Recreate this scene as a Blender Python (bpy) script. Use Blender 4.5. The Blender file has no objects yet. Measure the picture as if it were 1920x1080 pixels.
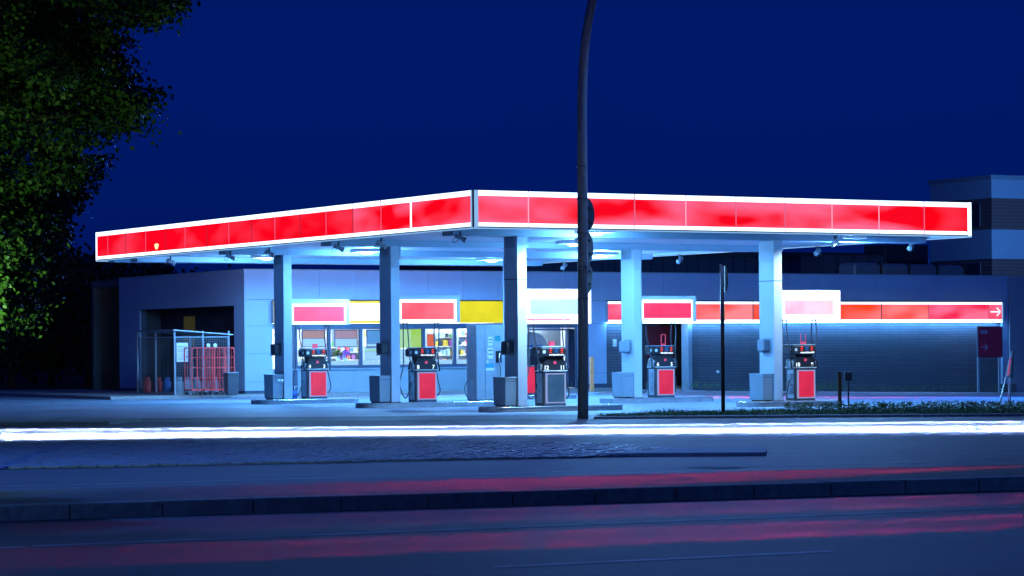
import bpy, math, random
from math import cos, sin, pi, radians, atan2, sqrt
from mathutils import Vector, Matrix
random.seed(11)
C = bpy.context.scene.collection
SC = bpy.context.scene

# ---------------------------------------------------------------- camera
F, H0, ROLL, EYE = 5036.26, 111.2, 0.0078, 1.7718
cam_d = bpy.data.cameras.new('camera'); cam = bpy.data.objects.new('camera', cam_d); C.objects.link(cam)
cam.location = (0, 0, EYE); cam.rotation_euler = (pi/2, ROLL, 0)
cam_d.sensor_width = 36; cam_d.lens = F/1920*36; cam_d.shift_y = H0/1920
cam_d.clip_start = .1; cam_d.clip_end = 12000
SC.camera = cam

# ---------------------------------------------------------------- sky, sun, exposure
SC.view_settings.view_transform = 'Standard'; SC.view_settings.look = 'None'
SC.view_settings.exposure = 0; SC.view_settings.gamma = 1
W = bpy.data.worlds.new('World'); SC.world = W; W.use_nodes = True
nt = W.node_tree; bg = nt.nodes['Background']
sky = nt.nodes.new('ShaderNodeTexSky'); sky.sky_type = 'NISHITA'; sky.sun_disc = False
sky.sun_elevation = radians(1.0); sky.sun_rotation = radians(180)
tint = nt.nodes.new('ShaderNodeMix'); tint.data_type = 'RGBA'; tint.blend_type = 'MULTIPLY'; tint.inputs[0].default_value = 1
SKYTINT = (0.0, .056, .80, 1)
tint.inputs[7].default_value = SKYTINT
lum = nt.nodes.new('ShaderNodeRGBToBW')
pw = nt.nodes.new('ShaderNodeMath'); pw.operation = 'POWER'; pw.inputs[1].default_value = .3
nt.links.new(sky.outputs[0], lum.inputs[0]); nt.links.new(lum.outputs[0], pw.inputs[0])
nt.links.new(pw.outputs[0], tint.inputs[6]); nt.links.new(tint.outputs[2], bg.inputs[0])
bg.inputs[1].default_value = .15
sun_d = bpy.data.lights.new('sun', 'SUN'); sun_d.energy = .035; sun_d.angle = radians(12); sun_d.color = (.1, .3, 1)
sun = bpy.data.objects.new('sun', sun_d); C.objects.link(sun); sun.rotation_euler = (radians(62), 0, radians(-8))

# ---------------------------------------------------------------- frames of reference
TH = .5203
ER = Vector((cos(TH), sin(TH))); EL = Vector((-sin(TH), cos(TH)))
C3 = Vector((.1612, 73.2907))
def hor(px): return 540 + H0 - ROLL*(px-960)
def ray(px, py):
    dx, dy = px-960, py-540-H0            # undo the roll
    x = dx*cos(ROLL) - dy*sin(ROLL); y = dy*cos(ROLL) + dx*sin(ROLL)
    return x/F, -y/F                       # X/Y and Z slope
def at(px, py, Y):
    a, b = ray(px, py); return Vector((a*Y, Y, EYE+b*Y))
def gnd(px, py, z=0):
    a, b = ray(px, py); Y = (z-EYE)/b; return Vector((a*Y, Y, z))
def L(u, v, z=0):
    p = C3 + u*ER + v*EL; return Vector((p.x, p.y, z))
def uv(p):
    d = Vector((p[0], p[1]))-C3; return d.dot(ER), d.dot(EL)
def onv(px, py, v):                        # station frame: the point seen at a pixel on the wall plane v
    a, b = ray(px, py)
    Y = (v + C3.dot(EL))/(a*EL.x+EL.y); p = (a*Y, Y)
    return uv(p)[0], EYE+b*Y
def onu(px, py, u):
    a, b = ray(px, py)
    Y = (u + C3.dot(ER))/(a*ER.x+ER.y); return uv((a*Y, Y))[1], EYE+b*Y

# ---------------------------------------------------------------- materials
MATS = {}
def mat(name, col, rough=.6, metal=0, emit=None, es=0, var=.12, scale=3, bump=0, bscale=40, spec=.5, alpha=None):
    if name in MATS: return MATS[name]
    m = bpy.data.materials.new(name); m.use_nodes = True; n = m.node_tree; p = n.nodes['Principled BSDF']
    tc = n.nodes.new('ShaderNodeTexCoord'); nz = n.nodes.new('ShaderNodeTexNoise')
    nz.inputs['Scale'].default_value = scale; nz.inputs['Detail'].default_value = 7; nz.inputs['Roughness'].default_value = .65
    n.links.new(tc.outputs['Object'], nz.inputs['Vector'])
    r = n.nodes.new('ShaderNodeValToRGB')
    r.color_ramp.elements[0].position = .3; r.color_ramp.elements[1].position = .7
    a = [max(0, c*(1-var)) for c in col[:3]]; b = [c*(1+var) for c in col[:3]]
    r.color_ramp.elements[0].color = (*a, 1); r.color_ramp.elements[1].color = (*b, 1)
    n.links.new(nz.outputs['Fac'], r.inputs[0]); n.links.new(r.outputs[0], p.inputs['Base Color'])
    mr = n.nodes.new('ShaderNodeMapRange'); mr.inputs['To Min'].default_value = max(.03, rough-.1); mr.inputs['To Max'].default_value = min(1, rough+.1)
    n.links.new(nz.outputs['Fac'], mr.inputs['Value']); n.links.new(mr.outputs[0], p.inputs['Roughness'])
    p.inputs['Metallic'].default_value = metal; p.inputs['Specular IOR Level'].default_value = spec
    if emit is not None:
        p.inputs['Emission Color'].default_value = (*emit, 1); p.inputs['Emission Strength'].default_value = es
    if bump:
        n2 = n.nodes.new('ShaderNodeTexNoise'); n2.inputs['Scale'].default_value = bscale; n2.inputs['Detail'].default_value = 4
        bp = n.nodes.new('ShaderNodeBump'); bp.inputs['Strength'].default_value = bump; bp.inputs['Distance'].default_value = .02
        n.links.new(tc.outputs['Object'], n2.inputs['Vector']); n.links.new(n2.outputs['Fac'], bp.inputs['Height']); n.links.new(bp.outputs[0], p.inputs['Normal'])
    MATS[name] = m; return m
def N(m, t): return m.node_tree.nodes.new(t)
def LK(m, a, b): m.node_tree.links.new(a, b)

M = {}
M['white_panel'] = mat('white_panel', (.36, .50, .70), .45, var=.05, scale=.7)
M['column_paint'] = mat('column_paint', (.50, .60, .72), .4, var=.05, scale=1.5)
M['steel_grey'] = mat('steel_grey', (.30, .38, .46), .4, var=.12, scale=4)
M['dark_grey'] = mat('dark_grey', (.05, .06, .08), .45, var=.2, scale=5)
M['black_plastic'] = mat('black_plastic', (.02, .022, .03), .4)
M['frame_dark'] = mat('frame_dark', (.06, .10, .17), .4)
M['hose_rubber'] = mat('hose_rubber', (.05, .06, .08), .35)
M['rubber'] = mat('rubber', (.02, .022, .025), .5)
M['chrome'] = mat('chrome', (.75, .78, .8), .22, 1)
M['stainless'] = mat('stainless', (.42, .48, .54), .42, .55, var=.1, scale=6)
M['white_plastic'] = mat('white_plastic', (.75, .78, .8), .4, var=.03)
M['soffit'] = mat('soffit', (.62, .60, .66), .6, var=.05, scale=1)
M['soffit_beam'] = mat('soffit_beam', (.30, .42, .55), .5, var=.06, scale=1)
M['roof'] = mat('roof', (.12, .12, .13), .9, var=.25)
M['red_paint'] = mat('red_paint', (.95, .10, .10), .4, var=.1)
M['red_dark'] = mat('red_dark', (.16, .012, .03), .5)
M['blue_paint'] = mat('blue_paint', (.03, .12, .4), .5)
M['kerb_stone'] = mat('kerb_stone', (.30, .31, .32), .85, var=.25, scale=6, bump=.4, bscale=25)
M['kerb_dark'] = mat('kerb_dark', (.13, .16, .15), .9, var=.35, scale=7, bump=.5, bscale=30)
M['island_side'] = mat('island_side', (.28, .32, .38), .6, var=.2, scale=4, bump=.2)
M['wood'] = mat('wood', (.16, .07, .035), .8, var=.3, scale=20)
M['orange_wood'] = mat('orange_wood', (.75, .28, .12), .7, var=.2, scale=8)
M['paper'] = mat('paper', (.8, .82, .85), .7, var=.03)
M['interior_white'] = mat('interior_white', (.8, .8, .8), .6, var=.03)
M['interior_floor'] = mat('interior_floor', (.4, .4, .42), .4)
M['concrete_plain'] = mat('concrete_plain', (.33, .34, .35), .85, var=.15, scale=2, bump=.3)
M['bark'] = mat('bark', (.09, .07, .05), .95, var=.3, scale=12, bump=.8, bscale=20)
M['glass_dark'] = mat('glass_dark', (.02, .03, .05), .08, var=.1)
M['signal_green'] = mat('signal_green', (.03, .05, .06), .5, var=.2, scale=10)
M['pole_steel'] = mat('pole_steel', (.16, .17, .18), .55, .2, var=.25, scale=9, bump=.15)

def emi(name, col, s, var=0, scale=2, col2=None, dirt=0):
    m = bpy.data.materials.new(name); m.use_nodes = True; p = m.node_tree.nodes['Principled BSDF']
    p.inputs['Base Color'].default_value = (col[0]*.2, col[1]*.2, col[2]*.2, 1); p.inputs['Roughness'].default_value = .35
    p.inputs['Emission Strength'].default_value = s; p.inputs['Emission Color'].default_value = (*col, 1)
    if col2:
        tc = N(m, 'ShaderNodeTexCoord'); nz = N(m, 'ShaderNodeTexNoise'); r = N(m, 'ShaderNodeValToRGB')
        nz.inputs['Scale'].default_value = scale; nz.inputs['Detail'].default_value = 3
        r.color_ramp.elements[0].position = .38; r.color_ramp.elements[1].position = .64
        r.color_ramp.elements[0].color = (*col, 1); r.color_ramp.elements[1].color = (*col2, 1)
        LK(m, tc.outputs['Object'], nz.inputs['Vector']); LK(m, nz.outputs['Fac'], r.inputs[0]); LK(m, r.outputs[0], p.inputs['Emission Color'])
    return m
M['tube_white'] = emi('tube_white', (.80, .93, 1), 2.2, col2=(.62, .82, 1), scale=.8)
M['tube_frame'] = emi('tube_frame', (.86, .93, 1), 1.5)
M['tube_pale'] = emi('tube_pale', (.30, .58, .95), .85)
M['strip_glow'] = emi('strip_glow', (.14, .45, 1), 45)
M['lens'] = emi('lens', (.8, .95, 1), 14)
M['yellow_lit'] = emi('yellow_lit', (.72, .60, 0), .95, col2=(.86, .74, .01), scale=.8)
M['yellow_white'] = emi('yellow_white', (1, .93, .66), 1.7, col2=(1, .97, .86), scale=.7)
M['yellow_dim'] = emi('yellow_dim', (.35, .25, .005), .8)
M['red_digits'] = emi('red_digits', (1, .05, .02), 1.4)
M['lcd'] = emi('lcd', (.03, .12, .35), .6)
M['white_letters'] = emi('white_letters', (.8, .92, 1), 1.2)
M['pump_red'] = emi('pump_red', (.62, .012, .045), .95, col2=(.78, .03, .085), scale=1.3)  # door red given its own glow, to stay bright under blue lamps
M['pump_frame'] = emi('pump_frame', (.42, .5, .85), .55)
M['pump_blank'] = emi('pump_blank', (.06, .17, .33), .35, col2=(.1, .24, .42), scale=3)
M['badge'] = emi('badge', (.9, .1, .22), .6)
M['sign_pink'] = emi('sign_pink', (.95, .075, .16), .95, col2=(1, .10, .20), scale=.8)
M['sign_coral'] = emi('sign_coral', (1, .08, .10), .98, col2=(1, .17, .19), scale=.9)
M['sign_red'] = emi('sign_red', (.93, .012, .07), .98, col2=(1, .04, .13), scale=1)
M['sign_pale'] = emi('sign_pale', (1, .42, .55), 1, col2=(1, .66, .74), scale=1)
M['sign_grey'] = emi('sign_grey', (.42, .56, .78), .85, col2=(.52, .68, .9), scale=1)
M['sign_bright'] = emi('sign_bright', (.9, .98, 1), 1.7)
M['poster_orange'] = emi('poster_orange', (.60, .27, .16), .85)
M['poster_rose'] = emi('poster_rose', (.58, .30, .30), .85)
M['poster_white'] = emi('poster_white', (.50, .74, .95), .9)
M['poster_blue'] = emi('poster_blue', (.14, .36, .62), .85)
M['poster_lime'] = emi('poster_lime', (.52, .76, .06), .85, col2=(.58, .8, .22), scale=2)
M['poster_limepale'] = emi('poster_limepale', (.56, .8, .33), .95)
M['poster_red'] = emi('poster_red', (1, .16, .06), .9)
M['dim_yellow_window'] = emi('dim_yellow_window', (.045, .04, .005), .6)
M['joint_pale'] = emi('joint_pale', (1, .5, .7), .9)
M['joint_seam'] = emi('joint_seam', (.25, .03, .06), .6)
M['joint_pink'] = emi('joint_pink', (.8, .2, .4), .7)
M['tail_red'] = emi('tail_red', (1, .02, .02), 6)
M['ceiling_panel'] = emi('ceiling_panel', (.9, .95, 1), 90)

# lit red acrylic panels: clean red, paler where the tubes sit closest, with specks of dirt
def fascia_mat(nm, c_red, c_pink, lo, hi, sx=.42, sz=1.2, edge=.0):
    m = bpy.data.materials.new(nm); m.use_nodes = True; p = m.node_tree.nodes['Principled BSDF']
    p.inputs['Base Color'].default_value = (.5, .01, .02, 1); p.inputs['Roughness'].default_value = .3
    tc = N(m, 'ShaderNodeTexCoord'); mp = N(m, 'ShaderNodeMapping'); nz = N(m, 'ShaderNodeTexNoise'); r = N(m, 'ShaderNodeValToRGB')
    mp.inputs['Scale'].default_value = (sx, sx, sz); nz.inputs['Scale'].default_value = 1; nz.inputs['Detail'].default_value = 1.6
    nz.inputs['Distortion'].default_value = .1
    r.color_ramp.elements[0].position = lo; r.color_ramp.elements[1].position = hi
    r.color_ramp.elements[0].color = (*c_red, 1); r.color_ramp.elements[1].color = (*c_pink, 1)
    sp = N(m, 'ShaderNodeTexNoise'); sp.inputs['Scale'].default_value = 11; sp.inputs['Detail'].default_value = 8; sp.inputs['Roughness'].default_value = .8
    s2 = N(m, 'ShaderNodeMapping'); s2.inputs['Scale'].default_value = (1, 1, .45)
    r2 = N(m, 'ShaderNodeValToRGB'); r2.color_ramp.elements[0].position = .30; r2.color_ramp.elements[1].position = .40
    r2.color_ramp.elements[0].color = (.25, .1, .1, 1); r2.color_ramp.elements[1].color = (1, 1, 1, 1)
    mx = N(m, 'ShaderNodeMix'); mx.data_type = 'RGBA'; mx.blend_type = 'MULTIPLY'; mx.inputs[0].default_value = .8
    LK(m, tc.outputs['Object'], mp.inputs[0]); LK(m, mp.outputs[0], nz.inputs['Vector'])
    sp3 = N(m, 'ShaderNodeSeparateXYZ'); LK(m, tc.outputs['Object'], sp3.inputs[0])
    def mt(op, a, b):
        q = N(m, 'ShaderNodeMath'); q.operation = op
        for i_, w_ in enumerate((a, b)):
            if w_ is None: continue
            if isinstance(w_, (int, float)): q.inputs[i_].default_value = w_
            else: LK(m, w_, q.inputs[i_])
        return q.outputs[0]
    dz_ = mt('ABSOLUTE', mt('SUBTRACT', sp3.outputs[2], 5.43), None)
    ez = mt('MULTIPLY', mt('POWER', mt('DIVIDE', dz_, .36), 1.6), edge)
    fs = mt('ADD', mt('SUBTRACT', nz.outputs['Fac'], edge*.38), ez); LK(m, fs, r.inputs[0])
    LK(m, tc.outputs['Object'], s2.inputs[0]); LK(m, s2.outputs[0], sp.inputs['Vector']); LK(m, sp.outputs['Fac'], r2.inputs[0])
    LK(m, r.outputs[0], mx.inputs[6]); LK(m, r2.outputs[0], mx.inputs[7]); LK(m, mx.outputs[2], p.inputs['Emission Color'])
    p.inputs['Emission Strength'].default_value = 1
    return m
M['fascia_red'] = fascia_mat('fascia_red', (1, 0, .002), (1, .035, .07), .46, .72)
M['fascia_mix'] = fascia_mat('fascia_mix', (1, 0, .001), (1, .11, .22), .42, .66, edge=.12)
M['fascia_pink'] = fascia_mat('fascia_pink', (.97, .001, .008), (1, .14, .28), .40, .62, edge=.13)
M['band_orange'] = fascia_mat('band_orange', (1, .06, .004), (1, .2, .2), .42, .7)
M['band_coral'] = fascia_mat('band_coral', (1, .07, .05), (1, .26, .28), .36, .62)
M['band_rose'] = fascia_mat('band_rose', (.95, .01, .06), (1, .16, .3), .38, .55)

# asphalt, concrete, brick, cobbles, leaves
def asphalt(nm, base, sx, sy, var, rough=.75, rot=0):
    m = bpy.data.materials.new(nm); m.use_nodes = True; p = m.node_tree.nodes['Principled BSDF']
    tc = N(m, 'ShaderNodeTexCoord'); mp = N(m, 'ShaderNodeMapping'); mp.inputs['Scale'].default_value = (sx, sy, 1); mp.inputs['Rotation'].default_value = (0, 0, rot)
    a = N(m, 'ShaderNodeTexNoise'); a.inputs['Scale'].default_value = 1; a.inputs['Detail'].default_value = 6
    g = N(m, 'ShaderNodeTexNoise'); g.inputs['Scale'].default_value = 17; g.inputs['Detail'].default_value = 6; g.inputs['Roughness'].default_value = .8
    r = N(m, 'ShaderNodeValToRGB'); r.color_ramp.elements[0].position = .3; r.color_ramp.elements[1].position = .7
    r.color_ramp.elements[0].color = (*[c*(1-var) for c in base], 1); r.color_ramp.elements[1].color = (*[c*(1+var) for c in base], 1)
    g2 = N(m, 'ShaderNodeMapRange'); g2.inputs['From Min'].default_value = .3; g2.inputs['From Max'].default_value = .7; g2.inputs['To Min'].default_value = .45; g2.inputs['To Max'].default_value = 1.65
    mx = N(m, 'ShaderNodeMix'); mx.data_type = 'RGBA'; mx.blend_type = 'MULTIPLY'; mx.inputs[0].default_value = 1
    LK(m, tc.outputs['Object'], mp.inputs[0]); LK(m, mp.outputs[0], a.inputs['Vector']); LK(m, tc.outputs['Object'], g.inputs['Vector'])
    LK(m, a.outputs['Fac'], r.inputs[0]); LK(m, g.outputs['Fac'], g2.inputs[0]); LK(m, r.outputs[0], mx.inputs[6]); LK(m, g2.outputs[0], mx.inputs[7])
    LK(m, mx.outputs[2], p.inputs['Base Color'])
    bp = N(m, 'ShaderNodeBump'); bp.inputs['Strength'].default_value = .5; bp.inputs['Distance'].default_value = .006
    LK(m, g.outputs['Fac'], bp.inputs['Height']); LK(m, bp.outputs[0], p.inputs['Normal'])
    p.inputs['Roughness'].default_value = rough; p.inputs['Specular IOR Level'].default_value = .35
    return m
M['asphalt_near'] = asphalt('asphalt_near', (.040, .042, .046), .08, 1.1, .22, rot=-.37)
M['asphalt_mid'] = asphalt('asphalt_mid', (.05, .05, .054), .05, 1.2, .3, rot=-.3)
M['asphalt_far'] = asphalt('asphalt_far', (.06, .06, .064), .006, 2.4, .3, rot=0)
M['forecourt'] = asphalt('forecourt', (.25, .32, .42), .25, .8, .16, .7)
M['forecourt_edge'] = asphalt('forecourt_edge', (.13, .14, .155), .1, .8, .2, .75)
M['soil'] = asphalt('soil', (.03, .035, .03), .3, .3, .3, .9)
M['slab'] = asphalt('slab', (.055, .057, .058), .3, 1, .3, .9, rot=-.37)
M['paving'] = asphalt('paving', (.27, .29, .27), .6, .6, .15, .9)

def brick_mat():
    m = bpy.data.materials.new('glazed_brick'); m.use_nodes = True; p = m.node_tree.nodes['Principled BSDF']
    tc = N(m, 'ShaderNodeTexCoord'); sx = N(m, 'ShaderNodeSeparateXYZ'); cb = N(m, 'ShaderNodeCombineXYZ'); b = N(m, 'ShaderNodeTexBrick')
    LK(m, tc.outputs['Object'], sx.inputs[0]); LK(m, sx.outputs[0], cb.inputs[0]); LK(m, sx.outputs[2], cb.inputs[1]); LK(m, cb.outputs[0], b.inputs['Vector'])
    b.inputs['Scale'].default_value = 1; b.inputs['Brick Width'].default_value = 1.1; b.inputs['Row Height'].default_value = .115; b.inputs['Mortar Size'].default_value = .014
    b.inputs['Color1'].default_value = (.095, .115, .15, 1); b.inputs['Color2'].default_value = (.12, .14, .175, 1); b.inputs['Mortar'].default_value = (.06, .075, .10, 1)
    LK(m, b.outputs['Color'], p.inputs['Base Color']); p.inputs['Roughness'].default_value = .5
    bp = N(m, 'ShaderNodeBump'); bp.invert = True; bp.inputs['Strength'].default_value = .6; bp.inputs['Distance'].default_value = .01
    LK(m, b.outputs['Fac'], bp.inputs['Height']); LK(m, bp.outputs[0], p.inputs['Normal']); return m
M['brick'] = brick_mat()
def rib_mat(nm, c1, c2, per, axis=0):
    m = bpy.data.materials.new(nm); m.use_nodes = True; p = m.node_tree.nodes['Principled BSDF']
    tc = N(m, 'ShaderNodeTexCoord'); w = N(m, 'ShaderNodeTexWave'); w.wave_type = 'BANDS'; w.bands_direction = 'XYZ'[axis]
    w.inputs['Scale'].default_value = per; w.inputs['Distortion'].default_value = 0
    r = N(m, 'ShaderNodeValToRGB'); r.color_ramp.elements[0].color = (*c1, 1); r.color_ramp.elements[1].color = (*c2, 1); r.color_ramp.elements[1].position = .25
    LK(m, tc.outputs['Object'], w.inputs[0]); LK(m, w.outputs['Fac'], r.inputs[0]); LK(m, r.outputs[0], p.inputs['Base Color']); p.inputs['Roughness'].default_value = .6
    bp = N(m, 'ShaderNodeBump'); bp.inputs['Strength'].default_value = .5; bp.inputs['Distance'].default_value = .02
    LK(m, w.outputs['Fac'], bp.inputs['Height']); LK(m, bp.outputs[0], p.inputs['Normal']); return m
M['soffit_plank'] = rib_mat('soffit_plank', (.30, .31, .36), (.60, .59, .66), .8, 1)
M['corrugated'] = rib_mat('corrugated', (.08, .10, .15), (.12, .15, .2), .35, 0)
M['brown_brick'] = rib_mat('brown_brick', (.12, .08, .085), (.22, .13, .13), 1.6, 2)
def leaf_mat(nm, c1, c2, sc):
    m = bpy.data.materials.new(nm); m.use_nodes = True; p = m.node_tree.nodes['Principled BSDF']
    tc = N(m, 'ShaderNodeTexCoord'); nz = N(m, 'ShaderNodeTexNoise'); nz.inputs['Scale'].default_value = sc; nz.inputs['Detail'].default_value = 3
    r = N(m, 'ShaderNodeValToRGB'); r.color_ramp.elements[0].position = .35; r.color_ramp.elements[1].position = .65
    r.color_ramp.elements[0].color = (*c1, 1); r.color_ramp.elements[1].color = (*c2, 1)
    LK(m, tc.outputs['Object'], nz.inputs['Vector']); LK(m, nz.outputs['Fac'], r.inputs[0]); LK(m, r.outputs[0], p.inputs['Base Color'])
    p.inputs['Roughness'].default_value = .5; p.inputs['Specular IOR Level'].default_value = .3; return m
M['leaf'] = leaf_mat('leaf', (.03, .075, .010), (.10, .17, .03), 2.2)
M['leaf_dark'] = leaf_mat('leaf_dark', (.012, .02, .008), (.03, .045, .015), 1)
M['grass'] = leaf_mat('grass', (.05, .15, .07), (.13, .27, .10), 1.2)
# clear glass
gm = bpy.data.materials.new('window_glass'); gm.use_nodes = True; p = gm.node_tree.nodes['Principled BSDF']
gm.node_tree.nodes.remove(p)
tr = N(gm, 'ShaderNodeBsdfTransparent'); gl = N(gm, 'ShaderNodeBsdfGlossy'); gl.inputs['Roughness'].default_value = .03
tr.inputs[0].default_value = (.86, .93, .97, 1); fr = N(gm, 'ShaderNodeFresnel'); fr.inputs[0].default_value = 1.45; ms = N(gm, 'ShaderNodeMixShader')
LK(gm, fr.outputs[0], ms.inputs[0]); LK(gm, tr.outputs[0], ms.inputs[1]); LK(gm, gl.outputs[0], ms.inputs[2])
LK(gm, ms.outputs[0], gm.node_tree.nodes['Material Output'].inputs[0]); M['glass'] = gm

# ---------------------------------------------------------------- mesh builder
class MB:
    def __init__(s): s.v = []; s.f = []
    def add(s, vs, fs):
        k = len(s.v); s.v += [tuple(v) for v in vs]; s.f += [tuple(i+k for i in f) for f in fs]; return s
    def box(s, x0, x1, y0, y1, z0, z1, b=0):
        if b <= 0:
            vs = [(x, y, z) for z in (z0, z1) for y in (y0, y1) for x in (x0, x1)]
            return s.add(vs, [(0, 2, 3, 1), (4, 5, 7, 6), (0, 1, 5, 4), (2, 6, 7, 3), (0, 4, 6, 2), (1, 3, 7, 5)])
        b = min(b, (x1-x0)*.45, (y1-y0)*.45, (z1-z0)*.45)
        vs = []
        for z, i in ((z0, b), (z0+b, 0), (z1-b, 0), (z1, b)):
            c = b if i else 0
            xs0, xs1, ys0, ys1 = x0+c, x1-c, y0+c, y1-c
            q = b*.7 if not i else b*.5
            vs += [(xs0+q, ys0, z), (xs1-q, ys0, z), (xs1, ys0+q, z), (xs1, ys1-q, z), (xs1-q, ys1, z), (xs0+q, ys1, z), (xs0, ys1-q, z), (xs0, ys0+q, z)]
        fs = [tuple(range(7, -1, -1)), tuple(range(24, 32))]
        for l in range(3):
            for i in range(8):
                j = (i+1) % 8; fs.append((l*8+i, l*8+j, l*8+8+j, l*8+8+i))
        return s.add(vs, fs)
    def quad(s, a, b, c, d): return s.add([a, b, c, d], [(0, 1, 2, 3)])
    def prism(s, pts, z0, z1):           # pts counter-clockwise in plan
        n = len(pts); vs = [(p[0], p[1], z0) for p in pts]+[(p[0], p[1], z1) for p in pts]
        return s.add(vs, [tuple(range(n-1, -1, -1)), tuple(range(n, 2*n))]+[(i, (i+1) % n, n+(i+1) % n, n+i) for i in range(n)])
    def vprism(s, pts, y0, y1):          # outline in x,z, extruded along y
        n = len(pts); vs = [(p[0], y0, p[1]) for p in pts]+[(p[0], y1, p[1]) for p in pts]
        return s.add(vs, [tuple(range(n)), tuple(range(2*n-1, n-1, -1))]+[(i, n+i, n+(i+1) % n, (i+1) % n) for i in range(n)])
    def tube(s, pts, r, n=8, r1=None):
        pts = [Vector(p) for p in pts]; k = len(s.v); m = len(pts); up = Vector((0, 0, 1))
        for i, p in enumerate(pts):
            t = (pts[min(i+1, m-1)]-pts[max(i-1, 0)]).normalized()
            a = t.cross(Vector((0, 0, 1)) if abs(t.z) < .95 else Vector((0, 1, 0))).normalized(); b = a.cross(t)
            rr = r if r1 is None else r+(r1-r)*i/(m-1)
            for j in range(n):
                w = 2*pi*j/n; s.v.append(tuple(p+(a*cos(w)+b*sin(w))*rr))
        for i in range(m-1):
            for j in range(n):
                q = (j+1) % n; s.f.append((k+i*n+j, k+i*n+q, k+(i+1)*n+q, k+(i+1)*n+j))
        s.f.append(tuple(k+j for j in range(n-1, -1, -1))); s.f.append(tuple(k+(m-1)*n+j for j in range(n)))
        return s
    def cyl(s, c, r, h, n=20, axis='z', prof=None):
        prof = prof or [(r, 0), (r, h)]; k = len(s.v); c = Vector(c)
        for (rr, z) in prof:
            for j in range(n):
                w = 2*pi*j/n; a, b = rr*cos(w), rr*sin(w)
                o = {'z': (a, b, z), 'y': (a, z, b), 'x': (z, a, b)}[axis]; s.v.append(tuple(c+Vector(o)))
        for i in range(len(prof)-1):
            for j in range(n):
                q = (j+1) % n; s.f.append((k+i*n+j, k+i*n+q, k+(i+1)*n+q, k+(i+1)*n+j))
        s.f.append(tuple(k+j for j in range(n-1, -1, -1))); s.f.append(tuple(k+(len(prof)-1)*n+j for j in range(n)))
        return s
    def mesh(s, name, m, smooth=False):
        me = bpy.data.meshes.new(name); me.from_pydata(s.v, [], s.f); me.update()
        me.materials.append(m)
        if smooth: me.polygons.foreach_set('use_smooth', [True]*len(me.polygons))
        return me
def link(name, me, parent=None):
    o = bpy.data.objects.new(name, me); C.objects.link(o)
    if parent: o.parent = parent
    return o
def part(name, mb, m, parent, smooth=False, label=None):
    o = link(name, mb.mesh(name, m if not isinstance(m, str) else M[m], smooth), parent)
    if label: o['label'] = label
    return o
def tag(o, label, cat, group=None, loc=None, rz=None):
    o['label'] = label; o['category'] = cat
    if group: o['group'] = group
    if loc is not None: o.location = loc
    if rz is not None: o.rotation_euler = (0, 0, rz)
    return o
def thing(name, label, cat, loc, rz=0, group=None):
    o = bpy.data.objects.new(name, None); C.objects.link(o); o.empty_display_size = .2
    return tag(o, label, cat, group, loc, rz)
def struct(name, mb, m):
    o = part(name, mb, m, None); o['kind'] = 'structure'; return o
def dup(root, label, loc, rz=None):
    r = root.copy(); C.objects.link(r); r.location = loc; r['label'] = label
    if rz is not None: r.rotation_euler = (0, 0, rz)
    for ch in list(root.children):
        c = ch.copy(); C.objects.link(c); c.parent = r
        for g in list(ch.children):
            d = g.copy(); C.objects.link(d); d.parent = c
    return r
def text_part(s, size, m, parent, loc, name='number', rx=pi/2):
    cu = bpy.data.curves.new(name, 'FONT'); cu.body = s; cu.size = size; cu.extrude = .003; cu.offset = .005; cu.align_x = 'CENTER'
    o = bpy.data.objects.new(name, cu); C.objects.link(o)
    dg = bpy.context.evaluated_depsgraph_get(); me = bpy.data.meshes.new_from_object(o.evaluated_get(dg))
    bpy.data.objects.remove(o); me.materials.clear(); me.materials.append(M[m]); me.name = name
    r = link(name, me, parent); r.location = loc; r.rotation_euler = (rx, 0, 0); return r
def smooth_path(pts, n=8):
    pts = [Vector(p) for p in pts]; out = []
    for i in range(len(pts)-1):
        p0 = pts[max(i-1, 0)]; p1 = pts[i]; p2 = pts[i+1]; p3 = pts[min(i+2, len(pts)-1)]
        for k in range(n):
            t = k/n; out.append(.5*((2*p1)+(p2-p0)*t+(2*p0-5*p1+4*p2-p3)*t*t+(3*p1-p0-3*p2+p3)*t**3))
    out.append(pts[-1]); return out
def lamp(name, kind, loc, energy, col, parent=None, target=None, cone=None, blend=.5, size=.15):
    d = bpy.data.lights.new(name, kind); d.energy = energy; d.color = col
    o = bpy.data.objects.new(name, d); C.objects.link(o)
    if kind == 'SPOT': d.spot_size = radians(cone); d.spot_blend = blend
    if kind != 'AREA': d.shadow_soft_size = size
    o.location = loc
    if target is not None: o.rotation_euler = (Vector(target)-Vector(loc)).to_track_quat('-Z', 'Y').to_euler()
    return o
BLUE = (.13, .46, 1.0)

# ================================================================ GROUND AND ROADS
def gz(x, y):                               # the forecourt falls away slightly to the back right
    t = min(1, max(0, (y-80)/28)); t = t*t*(3-2*t)
    return -.0215*max(0, x-5)*t
def grid(xs, ys, off):
    mb = MB(); n = len(xs)
    mb.v = [(x, y, (gz(x, y) if abs(x) < 60 and y < 150 else (-.0215*max(0, min(x, 60)-5) if y > 60 else 0))+off) for y in ys for x in xs]
    mb.f = [(j*n+i, j*n+i+1, (j+1)*n+i+1, (j+1)*n+i) for j in range(len(ys)-1) for i in range(n-1)]; return mb
xs = [-5000, -600, -150, -60]+[x*4-40 for x in range(0, 25)]+[100, 200, 700, 5000]
ys = [-400, -60, 0, 20, 40, 60, 70]+[74+4*k for k in range(16)]+[150, 250, 700, 2000, 9000]
struct('ground', grid(xs, ys, -.03), M['soil'])
Yk = lambda x: 30.1+.385*x
Yc = lambda x: 41.6+.22*x
def strip(f0, f1, x0, x1, z): return MB().quad((x0, f0(x0), z), (x1, f0(x1), z), (x1, f1(x1), z), (x0, f1(x0), z))
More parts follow.
